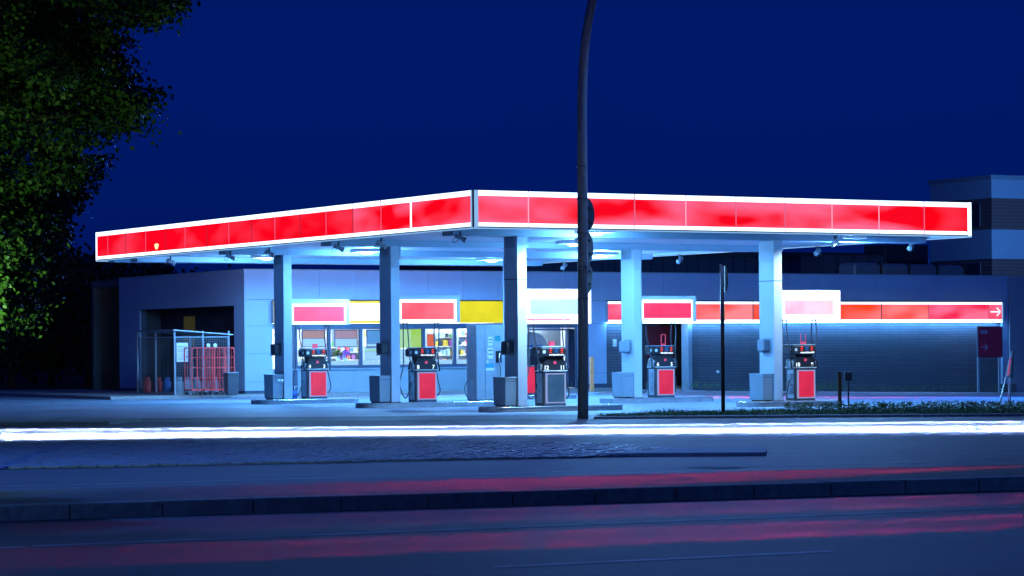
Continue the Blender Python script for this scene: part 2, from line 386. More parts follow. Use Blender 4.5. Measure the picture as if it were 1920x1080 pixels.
struct('near_road', MB().add([(-60, -20, 0), (60, -20, 0), (60, Yk(60), 0), (-60, Yk(-60), 0)], [(0, 1, 2, 3)]), M['asphalt_near'])
struct('middle_road', strip(lambda x: Yk(x)+3.0, lambda x: Yc(x)+8, -45, 45, 0.0), M['asphalt_mid'])
far = MB(); far.add([(-60, 38, -.008), (60, 50, -.008), (60, 66.5, -.008), (-60, 66.5, -.008)], [(0, 1, 2, 3)])
struct('far_road', far, M['asphalt_far'])
# median with kerb stones
ang = math.atan(.385); md = Vector((cos(ang), sin(ang))); mn = Vector((-sin(ang), cos(ang)))
mb = MB()
mb.box(-45, 45, .30, 3.15, -.02, .150)
o = struct('median_strip', mb, M['slab']); o.location = (0, 30.1, 0); o.rotation_euler = (0, 0, ang)
mb = MB()
for i in range(-40, 40): mb.box(i*1.0+.004, i*1.0+.992, 0, .296, -.03, .158+random.uniform(-.003, .003), .012)
o = struct('median_kerb', mb, M['kerb_dark']); o.location = (0, 30.1, 0); o.rotation_euler = (0, 0, ang)
# cobbles
poly = [(-12, Yc(-12)), (3.7, 43.5), (3.8, 43.9), (1.2, 49.0), (-2, 51.6), (-7, 50.6), (-12, 49.5)]
def inside(x, y, P):
    c = False
    for i in range(len(P)):
        a, b = P[i], P[i-1]
        if (a[1] > y) != (b[1] > y) and x < (b[0]-a[0])*(y-a[1])/(b[1]-a[1])+a[0]: c = not c
    return c
struct('cobble_bed', MB().add([(p[0], p[1], .006) for p in poly], [tuple(range(len(poly)))]), M['soil'])
mb = MB(); ca, sa = cos(.22), sin(.22)
for i in range(-60, 40):
    for j in range(0, 60):
        x0 = i*.27+(j % 2)*.13; y0 = j*.21
        x = x0*ca-y0*sa; y = 41+x0*sa+y0*ca
        if not inside(x, y, poly): continue
        w, d, h = random.uniform(.105, .122), random.uniform(.08, .093), random.uniform(.030, .042)
        k = len(mb.v); tl = random.uniform(-.010, .010)
        for (zz, q) in ((0, 1), (h*.7, .98), (h, .72)):
            for (a, b) in ((-1, -1), (1, -1), (1, 1), (-1, 1)):
                px, py_ = a*w*q, b*d*q; mb.v.append((x+px*ca-py_*sa, y+px*sa+py_*ca, zz+.006+(tl*a if zz else 0)))
        for l in range(2):
            for q in range(4):
                e = (q+1) % 4; mb.f.append((k+l*4+q, k+l*4+e, k+l*4+4+e, k+l*4+4+q))
        mb.f.append((k+8, k+9, k+10, k+11))
M['cobble'] = mat('cobble', (.115, .12, .135), .56, var=.4, scale=2.2, bump=.4)
struct('cobblestones', mb, M['cobble'])
# low kerb nose at the end of the cobbles
a = gnd(1130, 857); b = gnd(1436, 855); c_ = gnd(1438, 849); d_ = gnd(1432, 844); e_ = gnd(1290, 845)
mb = MB().prism([(a.x, a.y), (b.x, b.y), (c_.x, c_.y), (d_.x, d_.y), (e_.x, e_.y)], -.02, .06)
struct('kerb_nose', mb, M['kerb_stone'])
# road markings
def marking(p0, p1, w, z=.004):
    a = Vector(p0[:2]); b = Vector(p1[:2]); t = (b-a).normalized(); n_ = Vector((-t.y, t.x))*w/2
    return MB().quad((*(a-n_), z), (*(b-n_), z), (*(b+n_), z), (*(a+n_), z))
M['line_paint'] = asphalt('line_paint', (.16, .165, .175), 2, 2, .35, .7)
a, b = gnd(0, 1027), gnd(1920, 951); t = (b-a)
struct('lane_line', marking(gnd(62, 1024.5), a+t*1.6, .16), M['line_paint'])
struct('lane_line', marking(a-t*.8, gnd(50, 1026), .16), M['line_paint'])
struct('lane_dash', marking(gnd(925, 1064), gnd(1560, 1034), .15), M['line_paint'])
a, b = gnd(300, 905), gnd(1900, 861); struct('lane_line', marking(a-(b-a)*.6, b+(b-a)*.3, .12, .004), M['line_paint'])
# forecourt
xs = [-34+2*k for k in range(0, 48)]; ys = [66.5, 68, 70]+[72+2*k for k in range(0, 27)]
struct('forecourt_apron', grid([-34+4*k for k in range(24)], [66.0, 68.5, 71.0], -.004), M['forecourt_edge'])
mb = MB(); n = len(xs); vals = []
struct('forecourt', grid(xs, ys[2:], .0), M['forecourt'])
# pavement island left, grass verge right
a = [gnd(-260, 799), gnd(205, 796), gnd(268, 789), gnd(150, 786.5), gnd(-260, 790)]
struct('pavement', MB().prism([(p.x, p.y) for p in a], -.02, .07), M['paving'])
v0, v1 = gnd(1075, 781), gnd(2100, 781)
mb = MB(); kx = [(1.9, 65.6), (30, 64.6)]
nk = 28
for i in range(nk):
    x0 = 2.0+i*1.0; y0 = 65.9-.035*i
    mb.box(x0+.004, x0+.99, y0, y0+.15, -.03, .06, .01)
struct('verge_kerb', mb, M['kerb_stone'])
mb = MB().prism([(2.0, 66.05), (30, 65.1), (30, 70.6), (9, 70.8), (5, 70.0), (2.6, 68.2)], -.02, .045)
struct('verge_soil', mb, M['soil'])
mb = MB()
VP = [(2.0, 66.1), (30, 65.2), (30, 70.6), (9, 70.8), (5, 70.0), (2.6, 68.2)]
for i in range(30000):
    x = random.uniform(1.9, 17); y = random.uniform(65.3, 70.8)
    if not inside(x, y, VP): continue
    cl = sin(x*2.1+y)*.5+sin(x*.7-y*2.3)*.5; h = random.uniform(.035, .105)*(1+.55*cl)*(1.0 if x < 9 else 1.25); a_ = random.uniform(0, 2*pi); w = random.uniform(.006, .014)
    lx, ly = random.uniform(-.06, .06), random.uniform(-.06, .06)
    mb.add([(x-cos(a_)*w, y-sin(a_)*w, .04), (x+cos(a_)*w, y+sin(a_)*w, .04), (x+lx, y+ly, .04+h)], [(0, 1, 2)])
    if random.random() < .05 and x > 7:
        for q in range(7):
            b_ = random.uniform(0, 2*pi); r_ = random.uniform(.03, .1); zz = .1+random.uniform(.02, .16)
            mb.add([(x, y, zz), (x+cos(b_)*r_, y+sin(b_)*r_, zz+.04), (x+cos(b_+.5)*r_*.8, y+sin(b_+.5)*r_*.8, zz+.01)], [(0, 1, 2)])
o = part('grass', mb, 'grass', None); o['kind'] = 'stuff'; tag(o, 'strip of ragged green grass on the verge between the forecourt and the far road', 'grass')
mb = MB()                                     # thin weeds at the wall foot and cracks
for i in range(160):
    u = random.choice([16, 17.3, 21, 24, 25, 30, 31])+random.gauss(0, .35); p = L(u, 27.2+random.uniform(-.1, .1)); z = gz(p.x, p.y)+.14
    a_ = random.uniform(0, 2*pi); h = random.uniform(.08, .38)
    mb.add([(p.x-.015, p.y, z), (p.x+.015, p.y, z), (p.x+cos(a_)*.1, p.y+sin(a_)*.1, z+h)], [(0, 1, 2)])
o = part('weeds', mb, 'grass', None); o['kind'] = 'stuff'; tag(o, 'thin weeds growing from the kerb at the foot of the dark brick wall', 'weeds')

# ================================================================ CANOPY
U0, U1, V0, V1, ZB, ZT = -2.28, 14.47, -1.654, 25.71, 4.924, 5.919
can = thing('canopy', 'long flat filling station canopy with glowing red fascia and white edges on square columns', 'canopy', L(0, 0), TH)
part('roof', MB().box(U0+.35, U1-.35, V0+.35, V1-.35, 5.02, ZT-.05), 'roof', can)
part('soffit', MB().box(U0+.3, U1-.3, V0+.3, V1-.3, 4.99, 5.016), 'soffit_plank', can)
for v in (.05, 7.59, 15.13, 22.67):
    part('beam', MB().box(U0+.32, U1-.32, v, v+.62, 4.80, 4.986), 'soffit_beam', can)
part('beam', MB().box(U0+.32, U1-.32, V1-.9, V1-.34, 4.86, 4.986), 'soffit_beam', can)
ft = MB()                                     # dark body and drip edge of the fascia box, all round
e = .05
ft.box(U0, U1, V0, V0+.3, ZB-.0, ZB+.045).box(U0, U1, V1-.3, V1, ZB, ZB+.045).box(U0, U0+.3, V0+.3, V1-.3, ZB, ZB+.045).box(U1-.3, U1, V0+.3, V1-.3, ZB, ZB+.045)
ft.box(U0+.04, U1-.04, V0+.04, V0+.3, ZB+.045, ZT-.01).box(U0+.04, U1-.04, V1-.3, V1-.04, ZB+.045, ZT-.01).box(U0+.04, U0+.3, V0+.3, V1-.3, ZB+.045, ZT-.01).box(U1-.3, U1-.04, V0+.3, V1-.3, ZB+.045, ZT-.01)
part('fascia_body', ft, 'steel_grey', can)
part('drip_edge', MB().box(U0-.012, U1+.012, V0-.012, V0-.002, ZB-.02, ZB+.012).box(U0-.012, U0-.002, V0-.002, V1, ZB-.02, ZB+.012).box(U0, U1, V1+.002, V1+.014, ZB-.022, ZB+.016), 'tube_pale', can)
part('drip_edge', MB().box(U1+.002, U1+.014, V0-.012, V1, ZB-.022, ZB+.018), 'tube_pale', can)
z1, z2, z3, z4 = ZB+.05, ZB+.145, ZT-.135, ZT
# left face, panel joints read off in metres along it
jl = [onu(px, 420, U0)[0] for px in (887, 771, 714, 662, 611.5, 563, 515.5, 472, 429, 388, 347, 310, 273, 235, 202, 184)]
jl[0] = V0+.13; jl[-1] = V1-.1
ml = ['fascia_mix', 'fascia_mix', 'fascia_mix', 'fascia_red', 'fascia_red', 'fascia_red', 'fascia_red', 'fascia_red', 'fascia_red', 'fascia_red', 'fascia_red', 'fascia_red', 'fascia_red', 'fascia_red', 'fascia_red']
for i in range(len(jl)-1):
    g = .045 if i in (0, 1) else .025
    a, b = jl[i]+(.0 if i == 0 else g), jl[i+1]-g
    x0 = U0-.006; x1 = U0+.035
    p_ = part('fascia_panel', MB().box(x0, x1, a, b, z2+.006, z3-.006), ml[i], can)
    if i > 1: part('joint_cover', MB().box(x0, x1, jl[i]-.016, jl[i]+.016, z1, z4), 'joint_seam' if i % 2 else 'joint_pink', can)
    part('edge_strip', MB().box(x0-.004, x1, a-.0, b+.0, z1, z2), 'tube_white', p_)
    part('edge_strip', MB().box(x0-.004, x1, a-.0, b+.0, z3, z4), 'tube_white', p_)
part('joint_cover', MB().box(U0-.012, U0+.03, jl[1]-.042, jl[1]+.042, z2, z3), 'tube_white', can)
part('joint_cover', MB().box(U0-.012, U0+.03, jl[2]-.008, jl[2]+.008, z2, z3), 'fascia_pink', can)
# front face
jr = [onv(px, 400, V0)[0] for px in (897, 991, 1190, 1286, 1380, 1472, 1560, 1648, 1733, 1815)]
jr.insert(2, onv(1090, 400, V0)[0])
mr_ = ['fascia_pink', 'fascia_mix', 'fascia_pink', 'fascia_pink', 'fascia_pink', 'fascia_pink', 'fascia_pink', 'fascia_pink', 'fascia_pink', 'fascia_mix']
mr_[9] = 'fascia_red'
for i in range(len(jr)-1):
    a, b = jr[i]+.022, jr[i+1]-.022; y0, y1 = V0-.006, V0+.035
    if i: part('joint_cover', MB().box(jr[i]-.012, jr[i]+.012, y0, y1, z1, z4), 'joint_pale' if i in (1, 4, 7, 8) else 'joint_pink', can)
    p_ = part('fascia_panel', MB().box(a, b, y0, y1, z2+.006, z3-.006), mr_[i], can)
    part('edge_strip', MB().box(a, b, y0-.004, y1, z1, z2), 'tube_white', p_)
    part('edge_strip', MB().box(a, b, y0-.004, y1, z3, z4), 'tube_white', p_)
part('corner_cover', MB().box(U0-.02, U0+.02, V0-.02, V0+.02, ZB+.02, ZT+.01), 'frame_dark', can)
part('corner_cover', MB().box(U0-.012, U0+.02, V0+.024, V0+.12, ZB+.02, ZT+.005).box(U0+.024, jr[0]-.01, V0-.012, V0+.02, ZB+.02, ZT+.005), 'tube_pale', can)
part('end_cover', MB().box(jr[-1]+.01, U1+.004, V0-.012, V0+.035, ZB+.02, ZT+.005), 'tube_white', can)
part('end_cover', MB().box(U0-.012, U0+.035, jl[-1]+.01, V1+.004, ZB+.02, ZT+.005), 'tube_white', can)
# right end and back face of the fascia: same lit panels
for k in range(9):
    a = V0+.1+k*3.0; b = min(a+2.97, V1-.05)
    if a < V1-.2: part('fascia_panel', MB().box(U1-.02, U1+.006, a, b, z2, z3), 'fascia_red', can)
part('edge_strip', MB().box(U1-.02, U1+.008, V0+.1, V1-.05, z3+.004, z4), 'tube_white', can)
for k in range(6):
    a = U0+.1+k*2.78; b = min(a+2.76, U1-.05)
    part('fascia_panel', MB().box(a, b, V1-.035, V1+.006, z2, z3), 'fascia_red', can)
# broken panel: a hole in the left run shows the tubes
hv, hz_ = onu(294, 462, U0); hm = MB()
pts = [(hv+.16*cos(t)*(1+.3*sin(3*t)), hz_+.12*sin(t)*(1+.2*cos(2*t))) for t in [k*pi/8 for k in range(16)]]
k0 = len(hm.v); hm.v += [(U0-.012, a, b) for a, b in pts]; hm.f.append(tuple(range(16)))
part('broken_panel', hm, emi('bare_tube', (1, .78, .35), 1.6), can, label='jagged hole in the red panel showing the bare tube')
# columns
cols = [(0, 0), (0, 7.54), (0, 15.08), (8.54, 0), (8.54, 7.54), (8.54, 15.08)]
for (u, v) in cols:
    c = part('column', MB().box(u, u+.29, v, v+.74, .15, 4.15, .006).box(u+.004, u+.286, v+.004, v+.736, 4.15, 4.17).box(u, u+.29, v, v+.74, 4.17, 4.80, .006), 'column_paint', can)
    part('head_bracket', MB().box(u-.0, u+.40, v+.12, v+.70, 4.5, 4.797), 'soffit_beam', c)
    part('joint_band', MB().box(u-.006, u+.296, v-.006, v+.746, 3.62, 3.645), 'frame_dark', c) if v == 0 else None
    part('base_plate', MB().box(u-.03, u+.32, v-.03, v+.77, .152, .172), 'dark_grey', c)

# downlights under the soffit: housing + round lens, with the lamp's light
def downlight(u, v, label, first=None, energy=1500):
    if first is None:
        t = thing('downlight', label, 'light', L(u, v, 4.985), TH, 'round downlights under the canopy')
        part('housing', MB().box(-.42, .42, -.42, .42, -.10, -.002, .01), 'soffit', t)
        part('lens', MB().cyl((0, 0, -.155), .2, .05, 28, prof=[(.12, 0), (.2, .02), (.22, .05)]), 'lens', t)
        part('bezel', MB().cyl((0, 0, -.115), .25, .014, 28), 'chrome', t)
    else: t = dup(first, label, L(u, v, 4.985), TH)
    lamp('downlight_lamp', 'SPOT', L(u, v, 4.70), energy, BLUE, target=L(u, v, 0), cone=178, blend=.12, size=.18); lamp('downlight_spill', 'POINT', L(u, v, 4.55), energy*.31, (.16, .52, 1), size=.2)
    return t
dl = [(689, 476, 'round downlight between the second and third columns from the left'), (922, 491, 'farthest round downlight seen just left of the tall front column'),
      (1077, 461, 'round downlight showing at the left edge of the curved lamp post'), (1116, 441, 'nearest round downlight just right of the lamp post under the front fascia'),
      (1128, 482, 'large downlight beside the rear canopy edge, right of the lamp post'), (1588, 452, 'lone round downlight near the right end of the canopy'),
      (500, 487, 'thin far downlight left of the leftmost column')]
first = None
for (px, py, lb) in dl:
    g = gnd(px, py, 4.83); u, v = uv(g); t = downlight(u, v, lb, first, {1077: 650, 1588: 2200, 1128: 2300, 922: 2000, 500: 1700}.get(px, 1500)); first = first or t
for (u, v) in ((3.8, 3.2), (12.0, 4.5)):  # extra lamps without a fixture, added for light, now all but off
    lamp('downlight_lamp', 'SPOT', L(u, v, 4.78), 0.01, BLUE, target=L(u, v, 0), cone=160)

# floodlights hung along the fascia edges
def floodlight(u, v, a, label, first=None):
    if first: return dup(first, label, L(u, v, 4.90), a)
    t = thing('floodlight', label, 'floodlight', L(u, v, 4.90), a, 'cylindrical floodlights under the canopy edge')
    part('bracket', MB().box(-.02, .02, -.05, .05, -.14, 0).box(-.035, .035, -.07, .07, -.02, .0), 'dark_grey', t)
    b = part('body', MB().cyl((-.05, 0, 0), .075, .34, 16, 'x', prof=[(.05, -.10), (.07, -.08), (.07, .02), (.058, .04), (.07, .14), (.085, .22)]), 'steel_grey', t, True)
    b.rotation_euler = (0, .45, 0); b.location = (0, 0, -.17)
    part('cable', MB().tube(smooth_path([(-.12, 0, -.14), (-.2, .02, -.22), (-.16, .05, -.3), (-.05, .04, -.2), (-.02, .03, -.02)]), .008, 6), 'rubber', t)
    return t
fl = [(320, 484, 'leftmost'), (432, 478, 'second from the left'), (505, 470, 'third from the left, beside the leftmost column'), (635, 461, 'fourth from the left'), (715, 455, 'fifth from the left, at the second column'), (863, 438, 'sixth from the left, nearest the front corner')]
ff = None
for (px, py, w) in fl:
    v, z = onu(px, py, U0+.45); t = floodlight(U0+.45, v, TH-.5, 'floodlight under the left canopy edge, '+w, ff); ff = ff or t
fr_ = [(1058, 494, 'leftmost of the row, left of the lamp post'), (1275, 481, 'between the thin post and the fourth column'), (1533, 467, 'right of the rightmost column'), (1708, 454, 'last one at the right end of the canopy')]
for (px, py, w) in fr_:
    v, z = onu(px, py-4, U1-.25); floodlight(U1-.25, v, TH+pi+.6, 'pale floodlight under the right-hand canopy edge, '+w, ff)
# working floods on the front edge, aimed at the two front price signs
for u in (1.3, 9.9):
    f_ = floodlight(u, V0+.5, TH+pi/2, 'floodlight under the front fascia aimed at the %s pump sign' % ('middle' if u < 5 else 'right-hand'), ff)
    lamp('flood_lamp', 'SPOT', L(u, V0+.5, 4.68), 3000 if u < 5 else 2000, (.62, .86, 1), target=L(u-.75, .1, 3.0), cone=95, blend=.9, size=.06)

# ================================================================ PUMP ISLANDS, PUMPS, SIGNS, BINS
def island_mb(length, depth=1.15):
    pts = []
    for (cx, cy, a0) in ((-.55+.4, .4, pi), (length-.95, .4, 1.5*pi), (length-.95, depth-.4, 0), (-.55+.4, depth-.4, .5*pi)):
        for k in range(6):
            a = a0+k*pi/10; pts.append((cx+.4*cos(a), cy+.4*sin(a)))
    return pts
ROW = [('leftmost', 0, 15.08, 3.6), ('second', 0, 7.54, 5.6), ('middle', 0, 0, 4.3), ('fourth', 8.54, 7.54, 3.9), ('rightmost', 8.54, 0, 3.4), ('rear', 8.54, 15.08, 3.4)]
for (w, u, v, ln) in ROW:
    pts = island_mb(ln)
    dpt = 1.15
    lb = {'leftmost': 'low concrete pump island under the leftmost column', 'second': 'long low pump island with pump 8 and the tall steel cabinet', 'middle': 'nearest pump island with dark shaded end, under pump 12',
          'fourth': 'low pump island under pump 6, behind the grass verge', 'rightmost': 'pump island under pump 10 half hidden by grass', 'rear': 'rear pump island hidden behind the middle column'}[w]
    t = thing('pump_island', lb, 'pump island', L(u-.35, v-.22, 0), TH, 'pump islands')
    part('kerb', MB().prism(pts, -.03, .128), 'island_side', t)
    part('top_slab', MB().prism([(p[0]*.997, p[1]*.99+.005) for p in pts], .129, .150), 'concrete_plain', t)
    ed = MB(); n_ = len(pts)
    part('steel_edge', MB().tube([(p[0], p[1], .14) for p in pts]+[(pts[0][0], pts[0][1], .14)], .011, 5), 'chrome', t)

def make_pump(nums, panel, label, loc, holder=0):
    t = thing('fuel_pump', label, 'fuel pump', loc, TH, 'fuel pumps on the islands')
    b = part('body', MB().box(0, .72, .04, .50, 0, .95, .01), 'dark_grey', t)
    part('kick_plate', MB().box(.04, .70, .01, .039, .0, .055), 'frame_dark', t)
    part('door_frame', MB().box(.065, .11, 0, .04, .07, .90).box(.66, .70, 0, .04, .07, .90).box(.11, .66, 0, .04, .07, .105).box(.11, .66, 0, .04, .865, .90), 'pump_frame', t)
    part('door_panel', MB().box(.112, .658, .012, .038, .108, .862), panel, t)
    part('side_panel', MB().box(-.012, -.002, .10, .40, .08, .90), 'stainless', t)
    for bx in ((-.045, -.013, .16, .30, .62, .80), (-.04, -.013, .18, .34, .2, .34), (-.035, -.013, .14, .26, .42, .5)): part('side_fitting', MB().box(*bx, .01), 'steel_grey', t)
    part('ledge', MB().box(-.02, .74, -.015, .52, .953, .975, .004), 'white_plastic', t)
    part('number_band', MB().vprism([(-.03, .977), (.75, .977), (.70, 1.20), (.62, 1.27), (.10, 1.27), (.02, 1.20)], .02, .48), 'black_plastic', t)
    text_part(nums[0], .16, 'white_letters', t, (.085, .012, 1.0)); text_part(nums[1], .16, 'white_letters', t, (.60, .012, 1.0))
    part('badge', MB().box(.315, .405, .008, .019, 1.15, 1.23, .003), 'badge', t)
    part('neck', MB().box(.08, .66, .1, .42, 1.271, 1.36), 'black_plastic', t)
    hd = part('display_head', MB().box(-.10, .72, -.02, .52, 1.36, 1.62, .04), 'black_plastic', t)
    part('head_cap', MB().box(-.08, .70, .0, .50, 1.621, 1.645, .008), 'steel_grey', hd)
    part('speaker_ring', MB().cyl((.0, -.026, 1.49), .05, .006, 16, 'y').cyl((-.106, .12, 1.49), .05, .006, 16, 'x'), 'white_plastic', hd)
    for x0 in (.16, .52):
        dg = MB()
        for r_, (q0, q1) in zip((1.575, 1.525, 1.475), ((.01, .085), (.01, .09), (.01, .08))):
            for k in range(4):
                s_ = x0+q0+(q1-q0)*k/4; dg.box(s_, s_+(q1-q0)*.2, -.026, -.0215, r_-.012, r_+.012)
        part('price_digits', dg, 'red_digits', hd)
    part('lcd_screen', MB().box(.33, .44, -.0255, -.021, 1.46, 1.59), 'lcd', hd)
    ls = MB(); rr = random.Random(nums[0])
    x = .16
    while x < .62:
        w = rr.uniform(.02, .05); ls.box(x, x+w, -.026, -.021, 1.385+rr.uniform(-.006, .006), 1.425+rr.uniform(-.008, .008)); x += w+rr.uniform(.006, .016)
    part('grade_lettering', ls, 'white_letters', hd)
    # nozzles
    for sx in (-1, 1):
        x0 = -.07 if sx < 0 else .79
        nz = part('nozzle', MB().tube([(x0, .12, 1.18), (x0+sx*.05, .06, 1.06), (x0+sx*.02, .04, .93)], .022, 8, .03), 'black_plastic', t, True)
        part('spout', MB().tube(smooth_path([(x0, .12, 1.19), (x0-sx*.06, .15, 1.24), (x0-sx*.10, .18, 1.20)], 4), .012, 8), 'chrome', nz, True)
        part('holster', MB().box(min(x0, x0-sx*.07), max(x0, x0-sx*.07), .08, .26, .98, 1.16, .01), 'steel_grey', nz)
    # hoses, each hung from a spring arm under the sign
    def hose(pts): part('hose', MB().tube(smooth_path(pts, 10), .019, 8), 'hose_rubber', t, True)
    j = lambda a: rr.uniform(-a, a)
    x = -.28+j(.04)
    hose([(-.10, .06, .95), (-.13+j(.02), .10, 1.3), (x+.08, .18, 2.0), (x+.065, .2, 2.32), (x, .2, 2.45), (x-.065, .2, 2.32), (x-.08+j(.02), .2, 1.7), (x-.08, .2, 1.1), (x-.17+j(.03), .22, .6), (x-.12, .23, .3), (x, .24, .17+j(.05)), (x+.13, .26, .3), (x+.22, .3, .6)])
    x = .80+j(.03)
    hose([(.84, .06, .95), (.80, .1, 1.4), (x+.08, .18, 2.0), (x+.065, .2, 2.32), (x, .2, 2.45), (x-.065, .2, 2.32), (x-.04, .28, 1.9), (x+.0, .3, 1.66), (x+.05, .4, 1.2), (x+.18+j(.03), .4, .6), (x+.20, .36, .3+j(.06)), (x+.10, .36, .2), (x-.02, .38, .5)])
    for xx in (-.28, .80): part('hose_hanger', MB().tube([(xx, .2, 2.43), (xx, .2, 2.50)], .007, 6).cyl((xx, .19, 2.42), .02, .02, 10, 'y'), 'steel_grey', t)
    if holder == 1: part('card_holder', MB().box(.24, .41, .1, .14, 1.646, 1.78), M['badge'], t)
    if holder == 2:
        part('card_holder', MB().box(.26, .27, .1, .12, 1.646, 1.95).box(.44, .45, .1, .12, 1.646, 1.95).box(.27, .44, .1, .12, 1.646, 1.72), M['badge'], t)
    if holder == 3:
        part('card_holder', MB().box(.27, .285, .1, .12, 1.646, 2.0).box(.425, .44, .1, .12, 1.646, 2.0).box(.285, .425, .1, .12, 1.646, 1.70).box(.285, .425, .1, .12, 1.98, 2.0), M['badge'], t)
    return t
def pump_u(px, v): return onv(px, 700, v)[0]
make_pump(('4', '3'), 'pump_red', 'black fuel pump numbered 4 and 3 with a red door, by the leftmost column', L(pump_u(577, 15.2), 15.2, .15), 1)
make_pump(('8', '7'), 'pump_red', 'black fuel pump numbered 8 and 7 with a red door, second from the left', L(pump_u(780, 7.65), 7.65, .15))
make_pump(('12', '11'), 'pump_blank', 'black fuel pump numbered 12 and 11 with a blank grey door', L(pump_u(1020, .12), .12, .15), 1)
make_pump(('6', '5'), 'pump_red', 'black fuel pump numbered 6 and 5, red door, before the dark doorway', L(pump_u(1230, 7.65), 7.65, .15), 3)
make_pump(('10', '9'), 'pump_red', 'black fuel pump numbered 10 and 9 with a red door, at the rightmost column', L(pump_u(1492, .12), .12, .15), 2)
# rear pump peeping out beside the middle column
t = thing('fuel_pump', 'rear fuel pump, only its tall pink-red door showing between the middle column and pump 12', 'fuel pump', L(onv(984, 700, 15.2)[0], 15.2, .15), TH, 'fuel pumps on the islands')
part('body', MB().box(-.1, .62, .04, .5, 0, 1.0, .01), 'dark_grey', t)
part('door_panel', MB().box(-.05, .42, .01, .039, .07, .95), 'pump_red', t); part('display_head', MB().box(.3, .9, 0, .5, 1.3, 1.6, .03), 'black_plastic', t); part('neck', MB().box(.2, .6, .1, .4, 1.001, 1.3), 'black_plastic', t)

def pump_sign(px0, px1, y0, y1, hx1, hy0, v, face, label, frame='tube_frame', housing='column_paint', inset=(5, 5, 5, 5)):
    ua, zb = onv(px0, y1, v+.12); ub, zt = onv(px1, y0, v+.12); uh, zh = onv(hx1, hy0, v+.14)
    zb = onv((px0+px1)/2, y1, v+.12)[1]; zt = onv((px0+px1)/2, y0, v+.12)[1]; zh = onv((px0+px1)/2, hy0, v+.14)[1]
    s = (ub-ua)/(px1-px0)
    t = thing('pump_sign', label, 'sign', L(ua, v, zb), TH, 'lit signs above the pumps')
    w, h = ub-ua, zt-zb; l, r, tp, bt = [q*s for q in inset]
    part('housing', MB().box(-.01, uh-ua, .135, .52, .0, zh-zb, .006), housing, t)
    f_ = part('lit_frame', MB().box(0, l, .115, .134, 0, h).box(w-r, w, .115, .134, 0, h).box(l, w-r, .115, .134, 0, bt).box(l, w-r, .115, .134, h-tp, h), frame, t)
    part('lit_face', MB().box(l+.003, w-r-.003, .12, .133, bt+.003, h-tp-.003), face, t)
    part('rear_face', MB().box(.04, w-.04, .523, .53, .04, h-.04), face, t)
    part('arm', MB().box(-.12, -.011, .2, .3, h*.4, h*.6), 'steel_grey', t)
    return t
pump_sign(548, 649, 569.5, 608.5, 655, 561, 15.08, 'sign_pink', 'lit pink sign in a grey housing above pump 4', inset=(3, 4, 5, 5))
pump_sign(749, 856, 561.5, 604.5, 862, 553.5, 7.54, 'sign_coral', 'lit coral red sign in a grey housing above pump 8', inset=(4, 5, 5, 5))
pump_sign(1204, 1299, 562, 602.5, 1305, 555, 7.54, 'sign_red', 'lit deep red sign with white frame above pump 6', inset=(3, 3, 5, 5))
pump_sign(988, 1102, 543, 607, 1108, 542, 0, 'sign_grey', 'overexposed white sign with a pale grey face above pump 12', 'sign_bright', 'sign_bright', inset=(6, 6, 15, 15))  # housing glows too, in place of the floodlight falling on it
pump_sign(1467, 1569, 545.5, 598.5, 1575.5, 544.5, 0, 'sign_pale', 'overexposed white sign with a pale pink face above pump 10', 'sign_bright', 'tube_frame', inset=(4, 7, 14, 7))  # floodlit look of the housing put into its emission

a, b = onv(988, 602, .1)[0], onv(1068, 602, .1)[0]; zt_ = onv(1030, 597.5, .1)[1]
t = thing('tube_light', 'thin pink-red lit tube hanging under the white sign above pump 12', 'light', L(a, .1, zt_), TH)
part('tube', MB().box(0, b-a, -.03, .0, -.05, 0), emi('tube_pink', (1, .22, .35), .95), t); part('clip', MB().box(.2, .24, -.034, .01, -.06, .02), 'steel_grey', t); part('clip', MB().box(b-a-.24, b-a-.2, -.034, .01, -.06, .02), 'steel_grey', t)
# bins at the column feet
def bin_(u, v, w, d, h, m1, label):
    t = thing('service_box', label, 'bin', L(u, v, .15), TH, 'grey service boxes at the column feet')
    part('body', MB().add([(.01, .01, 0.04), (w-.01, .01, 0.04), (w-.01, d-.01, 0.04), (.01, d-.01, 0.04), (0, 0, h), (w, 0, h), (w, d, h), (0, d, h)], [(3, 2, 1, 0), (4, 5, 6, 7), (0, 1, 5, 4), (1, 2, 6, 5), (2, 3, 7, 6), (3, 0, 4, 7)]), m1, t)
    part('lid', MB().box(-.012, w+.012, -.012, d+.012, h+.001, h+.03, .006), 'steel_grey', t)
    part('foot', MB().box(.04, w-.04, .05, d-.05, 0, .04), 'black_plastic', t)
    part('lid_seam', MB().box(.02, w-.02, -.004, -.001, h-.09, h-.08), 'black_plastic', t)
    return t
# each stands against the left face of its column
bd = {'leftmost': 'dark service box with a steel cloth holder, at the leftmost column', 'second': 'dark and blue service box at the foot of the second column from the left', 'middle': 'nearest service box with a black end, at the foot of the tall middle column',
      'fourth': 'pale blue service box at the foot of the column by pump 6', 'rightmost': 'widest pale blue service box at the foot of the rightmost column', 'rear': 'service box at the rear column hidden by the middle one'}
M['bin_grey'] = mat('bin_grey', (.24, .32, .40), .45, var=.08, scale=3)
for (w, u, v, ln) in ROW:
    if w == 'rear': continue
    wd = .36
    t = bin_(u-wd-.02, v+.04, wd, .68, .78, 'bin_grey' if w != 'leftmost' else 'steel_grey', bd[w])
    if w == 'leftmost':
        part('cloth_holder', MB().cyl((.1, -.10, .60), .05, .2, 12, 'x'), 'chrome', t)
